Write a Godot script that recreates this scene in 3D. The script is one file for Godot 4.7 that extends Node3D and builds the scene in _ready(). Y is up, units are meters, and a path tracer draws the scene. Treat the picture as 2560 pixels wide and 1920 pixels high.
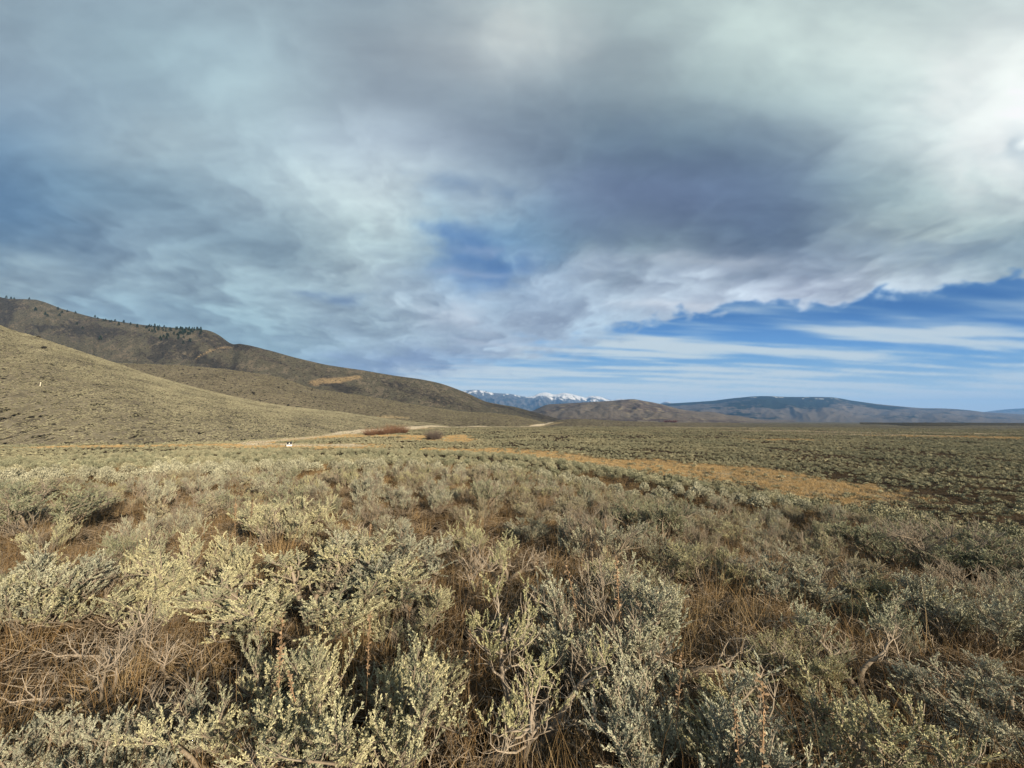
extends Node3D
# A sagebrush slope looking over a high valley: near bench of sagebrush and dry grass, a plain below, sage hills on the left, far ranges.
# y up, metres. The camera stands at the origin, 1.7 m over the ground, and looks towards -z.

const FOV := 88.0
const EYE := 1.7
const FOCAL := 994.1          # of a 2560 x 1920 picture
const PITCH := 0.0803
const SUN_ENERGY := 1.6
const EXPOSURE := 2.1

var rng := RandomNumberGenerator.new()
var n_hills := FastNoiseLite.new()
var n_fine := FastNoiseLite.new()
var n_patch := FastNoiseLite.new()
var taken := {}
var mat := {}
var HILLS := {}
var bench := []
var openings := []
var stand := []               # x, z, half width of every bush set so far

# ------------------------------------------------------------------ shapes
class Geo:
	var v := PackedVector3Array()
	var n := PackedVector3Array()
	var c := PackedColorArray()
	var i := PackedInt32Array()
	func tri(a: Vector3, b: Vector3, d: Vector3, col: Color) -> void:
		var k := v.size()
		var nn := (d - a).cross(b - a).normalized()
		v.append(a); v.append(b); v.append(d)
		n.append(nn); n.append(nn); n.append(nn)
		c.append(col); c.append(col); c.append(col)
		i.append(k); i.append(k + 1); i.append(k + 2)
	func kite(a: Vector3, l: Vector3, t: Vector3, r: Vector3, col: Color) -> void:
		var k := v.size()
		var nn := (r - l).cross(t - a).normalized()
		v.append(a); v.append(l); v.append(t); v.append(r)
		n.append(nn); n.append(nn); n.append(nn); n.append(nn)
		c.append(col); c.append(col); c.append(col); c.append(col)
		i.append(k); i.append(k + 1); i.append(k + 2)
		i.append(k); i.append(k + 2); i.append(k + 3)
	func tube(p: Array, r: Array, sides: int, col: Color, tip: Color) -> void:
		var k0 := v.size()
		var last: int = p.size() - 1
		for j in p.size():
			var dir: Vector3 = (p[mini(j + 1, last)] - p[maxi(j - 1, 0)]).normalized()
			var side := dir.cross(Vector3(0.31, 0.2, 0.93)).normalized()
			var up := side.cross(dir)
			var cc := col.lerp(tip, float(j) / last)
			for s in sides:
				var a := TAU * s / sides
				var o: Vector3 = side * cos(a) + up * sin(a)
				v.append(p[j] + o * r[j]); n.append(o); c.append(cc)
		for j in last:
			for s in sides:
				var a := k0 + j * sides + s
				var b := k0 + j * sides + (s + 1) % sides
				i.append(a); i.append(b); i.append(a + sides)
				i.append(b); i.append(b + sides); i.append(a + sides)
	func box(lo: Vector3, hi: Vector3, col: Color) -> void:
		for ax in 3:
			for s in [0, 1]:
				var q := []
				for k in 4:
					var w := Vector3.ZERO
					w[ax] = hi[ax] if s else lo[ax]
					var u := (ax + 1) % 3
					var t := (ax + 2) % 3
					w[u] = hi[u] if k == 1 or k == 2 else lo[u]
					w[t] = hi[t] if k >= 2 else lo[t]
					q.append(w)
				if s: tri(q[0], q[2], q[1], col); tri(q[0], q[3], q[2], col)
				else: tri(q[0], q[1], q[2], col); tri(q[0], q[2], q[3], col)
	func mesh() -> ArrayMesh:
		var a := []
		a.resize(Mesh.ARRAY_MAX)
		a[Mesh.ARRAY_VERTEX] = v; a[Mesh.ARRAY_NORMAL] = n; a[Mesh.ARRAY_COLOR] = c; a[Mesh.ARRAY_INDEX] = i
		var m := ArrayMesh.new()
		m.add_surface_from_arrays(Mesh.PRIMITIVE_TRIANGLES, a)
		return m

# ------------------------------------------------------------------ nodes
func numbered(called: String) -> String:
	var k: int = taken.get(called, -1) + 1
	taken[called] = k
	return called if k == 0 else "%s_%03d" % [called, k]

func tag(o: Node, label: String, category: String, group := "", kind := "") -> void:
	if label != "": o.set_meta("label", label)
	if category != "": o.set_meta("category", category)
	if group != "": o.set_meta("group", group)
	if kind != "": o.set_meta("kind", kind)

func thing(called: String, at: Vector3, turn := 0.0) -> Node3D:
	var o := Node3D.new()
	o.name = numbered(called)
	add_child(o)
	o.position = at
	o.rotation.y = turn
	return o

func part(called: String, m: Mesh, material: Material, parent: Node) -> MeshInstance3D:
	var o := MeshInstance3D.new()
	o.name = numbered(called) if parent == self else called
	o.mesh = m
	o.material_override = material
	parent.add_child(o, true)
	return o

func many(called: String, m: Mesh, material: Material, where: Array, colors: Array, parent: Node) -> MultiMeshInstance3D:
	var mm := MultiMesh.new()
	mm.transform_format = MultiMesh.TRANSFORM_3D
	mm.use_colors = true
	mm.mesh = m
	mm.instance_count = where.size()
	for k in where.size():
		mm.set_instance_transform(k, where[k])
		mm.set_instance_color(k, colors[k])
	var o := MultiMeshInstance3D.new()
	o.name = numbered(called) if parent == self else called
	o.multimesh = mm
	o.material_override = material
	parent.add_child(o, true)
	return o

# ------------------------------------------------------------------ materials
func grain_texture(size: int, freq: float, low: float, high: float, sd: int, oct := 5) -> ImageTexture:
	var f := FastNoiseLite.new()
	f.seed = sd
	f.noise_type = FastNoiseLite.TYPE_SIMPLEX_SMOOTH
	f.frequency = freq
	f.fractal_octaves = oct
	var im := f.get_seamless_image(size, size)
	im.convert(Image.FORMAT_L8)
	var d := im.get_data()
	for k in d.size():
		d[k] = int(lerpf(low, high, d[k] / 255.0) * 255.0)
	return ImageTexture.create_from_image(Image.create_from_data(size, size, false, Image.FORMAT_L8, d))

func paint(called: String, tint := Color.WHITE, rough := 0.9, spec := 0.25) -> StandardMaterial3D:
	var m := StandardMaterial3D.new()
	m.resource_name = called
	m.vertex_color_use_as_albedo = true
	m.albedo_color = tint.linear_to_srgb()
	m.roughness = rough
	m.metallic_specular = spec
	mat[called] = m
	return m

func make_materials() -> void:
	var leaf_tints := {"sage_pale": Color(1.1, 1.07, 0.92), "sage_grey": Color(0.98, 0.99, 1.0), "sage_olive": Color(0.95, 0.92, 0.74), "sage_deep": Color(0.66, 0.7, 0.62), "sage_dull": Color(0.8, 0.74, 0.68)}
	for k in leaf_tints:
		paint(k, leaf_tints[k], 0.75, 0.3)
	paint("bark", Color.WHITE, 0.95, 0.2)
	paint("grass", Color.WHITE, 0.8, 0.25)
	paint("far_scrub", Color.WHITE, 1.0, 0.1)
	paint("needles", Color.WHITE, 0.9, 0.2)
	paint("painted", Color.WHITE, 0.6, 0.4)
	var g := paint("soil", Color.WHITE, 1.0, 0.1)
	g.albedo_texture = grain_texture(512, 0.02, 0.55, 1.3, 5)
	g.uv1_triplanar = true
	g.uv1_world_triplanar = true
	g.uv1_scale = Vector3.ONE * 0.35
	g.heightmap_enabled = true
	g.heightmap_texture = grain_texture(512, 0.05, 0.0, 1.0, 9)
	g.heightmap_scale = 4.0
	var h := paint("hillside", Color.WHITE, 1.0, 0.05)
	h.albedo_texture = grain_texture(512, 0.025, 0.6, 1.25, 15, 6)
	h.uv1_triplanar = true
	h.uv1_world_triplanar = true
	h.uv1_scale = Vector3.ONE * 0.012
	var r := paint("road_dirt", Color.WHITE, 1.0, 0.1)
	r.albedo_texture = grain_texture(256, 0.03, 0.75, 1.15, 25)
	r.uv1_triplanar = true
	r.uv1_world_triplanar = true
	r.uv1_scale = Vector3.ONE * 0.2

# ------------------------------------------------------------------ land
func sight(px: float, py: float) -> Vector2:      # a bearing of the survey: x/depth and height/depth
	var cx := (px - 1280.0) / FOCAL
	var cy := -(py - 960.0) / FOCAL
	var depth := cos(PITCH) - cy * sin(PITCH)
	return Vector2(cx / depth, (sin(PITCH) + cy * cos(PITCH)) / depth)

func table(t: Array, x: float, k: int) -> float:
	if x <= t[0][0]: return t[0][k]
	var last := t.size() - 1
	if x >= t[last][0]: return t[last][k]
	var a := 0
	var b := last
	while b - a > 1:
		var m := (a + b) >> 1
		if t[m][0] <= x: a = m
		else: b = m
	var s: float = (x - t[a][0]) / (t[b][0] - t[a][0])
	var p0: float = t[maxi(a - 1, 0)][k]
	var p3: float = t[mini(b + 1, last)][k]
	return clampf(cubic_interpolate(t[a][k], t[b][k], p0, p3, s), minf(t[a][k], t[b][k]) - 0.02, maxf(t[a][k], t[b][k]) + 0.02)

func ground(x: float, z: float) -> float:
	var r := sqrt(x * x + z * z)
	var az := rad_to_deg(atan2(x, -z))
	var edge := table(bench, az, 1)
	var drop := table(bench, az, 2)
	var foot := table(bench, az, 3)
	var h := 0.0
	if r < edge:
		h = -drop * pow(r / edge, 1.25)
	else:
		h = lerpf(-drop, -8.0, smoothstep(0.0, 1.0, (r - edge) / (foot - edge)))
	if r > 190.0: h -= 0.0105 * (r - 190.0)
	h += n_fine.get_noise_2d(x * 0.5, z * 0.5) * 0.12 * smoothstep(1.0, 6.0, r)
	h += n_fine.get_noise_2d(x * 0.06 + 70.0, z * 0.06) * 0.45 * smoothstep(25.0, 80.0, r)
	return h

func hill_at(hill: Dictionary, t: float, d: float) -> float:
	var rows: Array = hill.rows
	if t < rows[0][0] or t > rows[rows.size() - 1][0]: return -1e9
	var e := table(rows, t, 1)
	var dc := table(rows, t, 2)
	var df := table(rows, t, 3)
	var top := EYE + e * dc
	var base: float = ground(t * df, -df) - hill.get("sink", 0.4)
	var s := (d - df) / (dc - df)
	if s < -0.07 or s > 1.01 + float(hill.get("behind", 0.8)): return -1e9
	if s < 0.0: return base + absf(top - base) * s
	var rough: float = hill.rough
	if s <= 1.0:
		var p: float = hill.bend
		var prof := s * (1.0 + p * (1.0 - s)) if p >= 0.0 else pow(s, 1.0 - p)
		var w := sin(PI * clampf(s, 0.0, 1.0))
		var across: float = t * dc * hill.grain
		var relief := (n_hills.get_noise_2d(across, d * hill.grain * 0.6) * 0.6 + (0.32 - absf(n_hills.get_noise_2d(across * 1.7 + 50.0, d * hill.grain * 0.5 + 9.0))) * 0.9) * rough * w
		return base + (top - base) * prof + relief * absf(top - base)
	var back := (s - 1.0) / float(hill.get("behind", 0.8))
	return top - (top - base) * back * back * 0.9 - (top - base) * back * 0.15

func land(x: float, z: float) -> float:
	var h := ground(x, z)
	if z < -60.0:
		var d := -z
		for k in HILLS:
			var hill: Dictionary = HILLS[k]
			if hill.near: h = maxf(h, hill_at(hill, x / d, d))
	return h

func at(px: float, py: float) -> Vector3:          # where a line of sight meets the land
	var s := sight(px, py)
	var d := 1.2
	var before := d
	while d < 3000.0:
		if EYE + s.y * d < land(s.x * d, -d): break
		before = d
		d *= 1.03
	for k in 14:
		var m := (before + d) / 2.0
		if EYE + s.y * m < land(s.x * m, -m): d = m
		else: before = m
	return Vector3(s.x * d, land(s.x * d, -d), -d)

func ridge(points: Array, far := 1.0) -> Array:                # [px, py, crest distance, foot distance] -> [bearing, slope, ...]
	var out := []
	for p in points:
		var s := sight(p[0], p[1])
		out.append([s.x, s.y, p[2] * far, p[3] * far])
	return out

func survey() -> void:
	n_hills.seed = 11; n_hills.fractal_octaves = 5; n_hills.frequency = 1.0; n_hills.noise_type = FastNoiseLite.TYPE_SIMPLEX_SMOOTH
	n_fine.seed = 23; n_fine.fractal_octaves = 3; n_fine.frequency = 1.0; n_fine.noise_type = FastNoiseLite.TYPE_SIMPLEX_SMOOTH
	n_patch.seed = 37; n_patch.fractal_octaves = 4; n_patch.frequency = 1.0; n_patch.noise_type = FastNoiseLite.TYPE_SIMPLEX_SMOOTH
	# azimuth, distance of the bench edge, drop there, distance of its foot
	bench = [[-180, 40.0, 0.6, 120.0], [-90, 58.0, 2.2, 146.0], [-55, 64.0, 3.3, 143.0], [-40, 60.0, 3.5, 137.0], [-25, 51.0, 3.3, 124.0], [-10, 40.0, 2.9, 110.0], [5, 28.0, 2.5, 92.0], [18, 20.0, 2.5, 75.0], [32, 16.0, 2.1, 58.0], [45, 13.5, 1.7, 48.0], [55, 12.0, 1.6, 45.0], [90, 11.0, 1.4, 42.0], [180, 40.0, 0.6, 120.0]]
	HILLS.near_hill = {"near": true, "rough": 0.03, "grain": 0.016, "bend": 0.28, "rows": ridge([[-900, 560, 300, 95], [-500, 668, 270, 98], [-200, 752, 245, 101], [0, 813, 235, 104], [97, 844, 232, 104], [202, 879, 232, 105], [303, 912, 235, 106], [389, 942, 240, 108], [505, 973, 248, 112], [622, 999, 258, 120], [719, 1016, 270, 136], [853, 1030, 290, 170], [925, 1041, 305, 195], [1016, 1053, 330, 240], [1080, 1059, 345, 280], [1140, 1068, 360, 310]], 1.3)}
	HILLS.second_hill = {"near": true, "rough": 0.05, "grain": 0.008, "bend": 0.3, "rows": ridge([[-300, 880, 520, 330], [100, 900, 500, 320], [295, 907, 480, 310], [369, 910, 480, 310], [467, 914, 480, 310], [583, 925, 485, 310], [700, 943, 490, 315], [781, 970, 490, 320], [889, 986, 495, 325], [947, 995, 500, 330], [1034, 1011, 505, 335], [1140, 1027, 500, 345], [1233, 1033, 490, 355], [1290, 1040, 480, 365], [1330, 1049, 470, 375], [1372, 1059, 455, 390], [1400, 1064, 450, 400]], 1.3)}
	HILLS.back_ridge = {"near": true, "rough": 0.09, "grain": 0.0035, "bend": 0.05, "rows": ridge([[-500, 640, 1000, 560], [-200, 700, 960, 560], [0, 742, 930, 560], [70, 748, 920, 560], [97, 751, 915, 560], [155, 772, 905, 560], [233, 793, 895, 560], [350, 811, 880, 560], [447, 820, 870, 560], [517, 825, 860, 560], [544, 836, 850, 560], [579, 859, 835, 560], [603, 860, 810, 560], [661, 873, 790, 560], [739, 894, 780, 560], [817, 912, 775, 560], [911, 926, 780, 565], [980, 938, 785, 570], [1052, 948, 790, 575], [1106, 960, 800, 580], [1164, 981, 815, 590], [1215, 1004, 830, 600], [1287, 1017, 850, 620], [1323, 1027, 860, 640], [1377, 1042, 880, 680], [1420, 1052, 890, 720]], 1.3)}
	HILLS.low_mound = {"near": true, "rough": 0.02, "grain": 0.01, "bend": 0.35, "rows": ridge([[1325, 1066, 430, 400], [1350, 1060, 450, 385], [1393, 1051, 480, 370], [1446, 1047, 500, 360], [1547, 1052, 520, 370], [1670, 1057, 540, 390], [1792, 1061, 560, 420], [1850, 1063, 570, 450]], 1.3)}
	HILLS.brown_hill = {"near": false, "rough": 0.3, "grain": 0.0016, "bend": 0.1, "rows": ridge([[1280, 1042, 2700, 1500], [1334, 1026, 2700, 1500], [1367, 1012, 2650, 1500], [1403, 1009, 2600, 1480], [1475, 1005, 2550, 1450], [1530, 1002, 2500, 1420], [1580, 998, 2450, 1400], [1609, 1002, 2450, 1400], [1656, 1011, 2400, 1400], [1692, 1021, 2400, 1400], [1736, 1028, 2450, 1450], [1783, 1030, 2500, 1500], [1812, 1036, 2500, 1550], [1866, 1043, 2500, 1600], [1928, 1055, 2500, 1700], [1990, 1061, 2500, 1800]])}
	HILLS.dark_mound = {"near": false, "rough": 0.1, "grain": 0.004, "bend": 0.2, "rows": ridge([[2150, 1071, 760, 600], [2205, 1067, 760, 600], [2264, 1060, 760, 580], [2322, 1059, 760, 570], [2400, 1063, 760, 570], [2478, 1066, 760, 570], [2560, 1070, 760, 580], [2700, 1076, 760, 600]], 1.3)}
	HILLS.blue_mountain = {"near": false, "rough": 0.22, "grain": 0.0005, "bend": -0.15, "sink": 30.0, "rows": ridge([[1480, 1022, 7600, 4200], [1560, 1015, 7600, 4200], [1650, 1010, 7600, 4200], [1700, 1007, 7600, 4100], [1778, 1002, 7500, 4000], [1836, 995, 7400, 4000], [1902, 990, 7300, 3900], [1972, 992, 7200, 3900], [2050, 992, 7200, 3800], [2089, 994, 7200, 3800], [2128, 1001, 7200, 3800], [2186, 1009, 7100, 3700], [2244, 1015, 7000, 3600], [2303, 1020, 7000, 3500], [2361, 1021, 6900, 3400], [2419, 1025, 6900, 3400], [2458, 1030, 6900, 3400], [2560, 1036, 6900, 3400], [2760, 1042, 6900, 3400]])}
	HILLS.far_mountain = {"near": false, "rough": 0.1, "grain": 0.0003, "bend": -0.1, "sink": 50.0, "rows": ridge([[2380, 1040, 13000, 9000], [2458, 1030, 13000, 9000], [2516, 1023, 13000, 9000], [2560, 1020, 13000, 9000], [2700, 1012, 13000, 9000], [2860, 1020, 13000, 9000]])}
	HILLS.snowy_range = {"near": false, "rough": 0.3, "grain": 0.0006, "bend": -0.35, "sink": 60.0, "rows": ridge([[1060, 985, 12500, 8200], [1168, 976, 12500, 8200], [1197, 975, 12500, 8200], [1233, 982, 12600, 8200], [1277, 985, 12800, 8200], [1309, 991, 13000, 8200], [1331, 991, 13400, 8200], [1349, 983, 13800, 8300], [1367, 981, 14000, 8400], [1385, 986, 14000, 8500], [1410, 982, 14000, 8500], [1432, 986, 14000, 8500], [1457, 992, 14000, 8500], [1465, 994, 14200, 8500], [1475, 990, 14500, 8500], [1497, 991, 14500, 8500], [1512, 996, 14500, 8500], [1530, 1000, 14500, 8500], [1551, 997, 14500, 8500], [1590, 1004, 14500, 8500], [1640, 1012, 14500, 8500], [1667, 1004, 14500, 8500], [1690, 1012, 14500, 8500]])}

# how much of the ground is open straw grass (1) instead of sage (0)
var straw_lines := []          # [points x,z ..., half width]
func straw(x: float, z: float) -> float:
	var best := 0.0
	var p := Vector2(x + n_patch.get_noise_2d(x * 0.07, z * 0.07) * 4.0, z + n_patch.get_noise_2d(x * 0.07 + 40.0, z * 0.07) * 4.0)
	p += Vector2(n_patch.get_noise_2d(x * 0.35 + 11.0, z * 0.35), n_patch.get_noise_2d(x * 0.35, z * 0.35 + 77.0)) * 3.2
	for l in straw_lines:
		if not (l.box as Rect2).has_point(p): continue
		var pts: PackedVector2Array = l.pts
		for k in pts.size() - 1:
			var q := Geometry2D.get_closest_point_to_segment(p, pts[k], pts[k + 1])
			best = maxf(best, 1.0 - smoothstep(0.4, 1.05, q.distance_to(p) / float(l.w)))
	return best

func straw_strip(pixels: Array, w: float) -> void:
	var pts := PackedVector2Array()
	for p in pixels:
		var q := at(p[0], p[1])
		pts.append(Vector2(q.x, q.z))
	var b := Rect2(pts[0], Vector2.ZERO)
	for q in pts: b = b.expand(q)
	straw_lines.append({"pts": pts, "w": w, "box": b.grow(w + 6.0)})

func soil_color(x: float, z: float) -> Color:
	var r := sqrt(x * x + z * z)
	var c := Color(0.1, 0.071, 0.045)
	if r + 120.0 * n_patch.get_noise_2d(x * 0.012, z * 0.012) > 430.0: c = Color(0.18, 0.16, 0.112)     # closed sage cover, too far off to build
	var k := n_patch.get_noise_2d(x * 0.03, z * 0.03)
	c = c * (1.0 + 0.25 * k)
	if r > 20.0:
		c = c.lerp(Color(0.42, 0.34, 0.22) * (1.0 + 0.6 * n_patch.get_noise_2d(x * 0.2, z * 0.2)), straw(x, z))
	c.a = 1.0
	return c

func sheet(cols: int, rows: int, point: Callable, color: Callable) -> ArrayMesh:
	var v := PackedVector3Array(); var n := PackedVector3Array(); var c := PackedColorArray(); var ix := PackedInt32Array()
	v.resize(cols * rows); n.resize(cols * rows); c.resize(cols * rows)
	for j in rows:
		for k in cols:
			v[j * cols + k] = point.call(k, j)
	for j in rows:
		for k in cols:
			var a := v[j * cols + mini(k + 1, cols - 1)] - v[j * cols + maxi(k - 1, 0)]
			var b := v[mini(j + 1, rows - 1) * cols + k] - v[maxi(j - 1, 0) * cols + k]
			var m := b.cross(a).normalized()
			if m.y > 0.0: m = -m
			m = -m
			n[j * cols + k] = m
			c[j * cols + k] = color.call(v[j * cols + k], m, k, j)
	for j in rows - 1:
		for k in cols - 1:
			var q := j * cols + k
			ix.append_array(PackedInt32Array([q, q + cols, q + 1, q + 1, q + cols, q + cols + 1]))
	var arr := []
	arr.resize(Mesh.ARRAY_MAX)
	arr[Mesh.ARRAY_VERTEX] = v; arr[Mesh.ARRAY_NORMAL] = n; arr[Mesh.ARRAY_COLOR] = c; arr[Mesh.ARRAY_INDEX] = ix
	var mesh := ArrayMesh.new()
	mesh.add_surface_from_arrays(Mesh.PRIMITIVE_TRIANGLES, arr)
	return mesh

func build_ground() -> void:
	var az := []
	var a := -180.0
	while a < -62.0: az.append(a); a += 4.0
	a = -62.0
	while a < 62.0: az.append(a); a += 0.36
	a = 62.0
	while a <= 180.01: az.append(a); a += 4.0
	var rs := [0.0]
	var r := 0.35
	while r < 16000.0:
		rs.append(r)
		r *= 1.045 if r < 400.0 else 1.09
	var m := sheet(az.size(), rs.size(), func(k, j):
		var th: float = deg_to_rad(az[k])
		var x: float = sin(th) * rs[j]
		var z: float = -cos(th) * rs[j]
		return Vector3(x, ground(x, z), z), func(p, _m, _k, _j): return soil_color(p.x, p.z))
	tag(part("ground", m, mat.soil, self), "", "", "", "structure")

func hill_mesh(hill: Dictionary, cols: int, rows: int, color: Callable) -> ArrayMesh:
	var t0: float = hill.rows[0][0]
	var t1: float = hill.rows[hill.rows.size() - 1][0]
	var behind: float = hill.get("behind", 0.8)
	return sheet(cols, rows, func(k, j):
		var t := lerpf(t0, t1, float(k) / (cols - 1))
		var dc := table(hill.rows, t, 2)
		var df := table(hill.rows, t, 3)
		var s := lerpf(-0.06, 1.0 + behind, float(j) / (rows - 1))
		var d := df + (dc - df) * s
		return Vector3(t * d, hill_at(hill, t, d), -d), color)

func build_hills() -> void:
	var c1 := func(p, _m, _k, _j):
		var k := n_patch.get_noise_2d(p.x * 0.02, p.z * 0.02)
		var f := n_patch.get_noise_2d(p.x * 0.25, p.z * 0.25)
		var c := Color(0.18, 0.158, 0.118) * (1.0 + 0.18 * k + 0.3 * f)
		c = c.lerp(Color(0.4, 0.315, 0.19), straw(p.x, p.z))
		return Color(c.r, c.g, c.b)
	var near := part("near_hill", hill_mesh(HILLS.near_hill, 320, 90, c1), mat.hillside, self)
	tag(near, "", "", "", "structure")
	var c2 := func(p, _m, _k, _j):
		var k := n_patch.get_noise_2d(p.x * 0.012, p.z * 0.012)
		var f := n_patch.get_noise_2d(p.x * 0.15, p.z * 0.15)
		var c := Color(0.172, 0.148, 0.104) * (1.0 + 0.2 * k + 0.28 * f)
		c = c.lerp(Color(0.38, 0.3, 0.18), straw(p.x, p.z))
		return Color(c.r, c.g, c.b)
	tag(part("second_hill", hill_mesh(HILLS.second_hill, 320, 60, c2), mat.hillside, self), "", "", "", "structure")
	tag(part("low_mound", hill_mesh(HILLS.low_mound, 160, 40, c2), mat.hillside, self), "", "", "", "structure")
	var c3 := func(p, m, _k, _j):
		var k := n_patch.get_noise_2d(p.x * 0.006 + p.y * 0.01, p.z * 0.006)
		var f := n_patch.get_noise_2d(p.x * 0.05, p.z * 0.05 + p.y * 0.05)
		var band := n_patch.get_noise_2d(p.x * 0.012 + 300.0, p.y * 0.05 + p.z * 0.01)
		var c := Color(0.098, 0.089, 0.066).lerp(Color(0.054, 0.048, 0.042), smoothstep(-0.05, 0.25, k + 0.5 * f + 0.3 * band))  # low tone: dark scrub cover, with some cloud shade put into the colour
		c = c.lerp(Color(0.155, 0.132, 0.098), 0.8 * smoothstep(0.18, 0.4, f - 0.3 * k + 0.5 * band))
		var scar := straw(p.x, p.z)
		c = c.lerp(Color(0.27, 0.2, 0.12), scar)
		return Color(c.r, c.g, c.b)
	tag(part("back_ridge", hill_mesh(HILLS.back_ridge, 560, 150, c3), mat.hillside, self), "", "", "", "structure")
	var c4 := func(p, m, _k, _j):
		var k := n_patch.get_noise_2d(p.x * 0.002, p.z * 0.002)
		var f := n_patch.get_noise_2d(p.x * 0.012, p.z * 0.012)
		var c := Color(0.175, 0.15, 0.13).lerp(Color(0.11, 0.092, 0.088), smoothstep(-0.1, 0.3, k + 0.5 * f))
		c = c.lerp(Color(0.25, 0.215, 0.16), smoothstep(0.25, 0.5, f + 0.4 * k))
		return Color(c.r, c.g, c.b)
	tag(part("brown_hill", hill_mesh(HILLS.brown_hill, 260, 80, c4), mat.hillside, self), "", "", "", "structure")
	var c5 := func(p, _m, _k, _j):
		var f := n_patch.get_noise_2d(p.x * 0.03, p.z * 0.03)
		var c := Color(0.075, 0.065, 0.04) * (1.0 + 0.5 * f)
		return Color(c.r, c.g, c.b)
	tag(part("dark_mound", hill_mesh(HILLS.dark_mound, 160, 40, c5), mat.hillside, self), "", "", "", "structure")
	var c6 := func(p, _m, _k, _j):
		var k := n_patch.get_noise_2d(p.x * 0.0006, p.z * 0.0009)
		var f := n_patch.get_noise_2d(p.x * 0.004, p.z * 0.004)
		var high := smoothstep(40.0, 300.0, p.y)
		var c := Color(0.14, 0.12, 0.1).lerp(Color(0.016, 0.024, 0.017), smoothstep(-0.05, 0.05, k + 0.7 * f + 0.8 * high - 0.32))
		if p.y > 290.0 and f > 0.4: c = Color(0.7, 0.7, 0.7)
		return Color(c.r, c.g, c.b)
	tag(part("blue_mountain", hill_mesh(HILLS.blue_mountain, 420, 90, c6), mat.hillside, self), "", "", "", "structure")
	tag(part("far_mountain", hill_mesh(HILLS.far_mountain, 120, 40, c6), mat.hillside, self), "", "", "", "structure")
	var c7 := func(p, m, _k, _j):
		var f := n_patch.get_noise_2d(p.x * 0.0035, p.z * 0.0014)
		var c := Color(0.11, 0.105, 0.098).lerp(Color(0.03, 0.036, 0.028), smoothstep(-0.2, 0.3, f))
		var east := smoothstep(800.0, 1400.0, p.x)
		var snow := smoothstep(-0.02, 0.1, f - 0.06 + (p.y - 560.0) / 320.0 + 0.1 * east - 0.45 * (1.0 - smoothstep(300.0, 900.0, p.x)))
		c = c.lerp(Color(0.78, 0.78, 0.79), snow)
		return Color(c.r, c.g, c.b)
	tag(part("snowy_range", hill_mesh(HILLS.snowy_range, 520, 110, c7), mat.hillside, self), "", "", "", "structure")

func build_road(pixels: Array, w: float, called: String) -> void:
	var pts := []
	for p in pixels: pts.append(at(p[0], p[1]))
	var path := Curve3D.new()
	for k in pts.size():
		var tan := ((pts[mini(k + 1, pts.size() - 1)] - pts[maxi(k - 1, 0)]) as Vector3) * 0.16
		path.add_point(pts[k], -tan, tan)
	var long := path.get_baked_length()
	var steps := int(long / 1.5)
	var m := sheet(9, steps, func(k, j):
		var s: float = long * j / (steps - 1)
		var p := path.sample_baked(s)
		var q := path.sample_baked(minf(s + 1.0, long)) - path.sample_baked(maxf(s - 1.0, 0.0))
		var side := Vector3(-q.z, 0, q.x).normalized()
		var off: float = (k - 4) / 4.0 * w * (1.0 + 0.12 * n_fine.get_noise_2d(s * 0.1, k * 9.0))
		var o: Vector3 = p + side * off
		o.y = land(o.x, o.z) + (0.25 if absi(k - 4) < 4 else -0.3)
		return o, func(p, _m, k, _j):
			var c := Color(0.68, 0.58, 0.43) if (k == 2 or k == 3 or k == 5 or k == 6) else Color(0.56, 0.46, 0.32)
			return Color(c.r, c.g, c.b) * (1.0 + 0.25 * n_patch.get_noise_2d(p.x * 0.3, p.z * 0.3)))
	tag(part(called, m, mat.road_dirt, self), "", "", "", "structure")

# ------------------------------------------------------------------ plants
func rand_dir() -> Vector3:
	return Vector3(rng.randfn(), rng.randfn(), rng.randfn()).normalized()

func leafy_twig(g: Geo, p: Vector3, dir: Vector3, long: float, leaves: int, leaf: float, col: Color) -> void:
	for k in leaves:
		var s := 0.25 + 0.8 * k / leaves
		var o := p + dir * long * s
		var out := (dir * rng.randf_range(0.8, 1.5) + rand_dir() * 0.72).normalized()
		var side := out.cross(rand_dir()).normalized()
		var l := leaf * rng.randf_range(0.7, 1.25)
		var w := l * 0.16
		var tone := col * rng.randf_range(0.75, 1.1)
		tone.a = 1.0
		g.kite(o, o + out * l * 0.78 - side * w, o + out * l, o + out * l * 0.78 + side * w, tone)

func grow(base: Vector3, dir: Vector3, long: float, segs: int, wob: float, lift: float) -> Array:
	var p := [base]
	var d := dir
	var step := long / segs
	for k in segs:
		d = (d + rand_dir() * wob + Vector3.UP * lift).normalized()
		p.append(p[k] + d * step)
	return p

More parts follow.
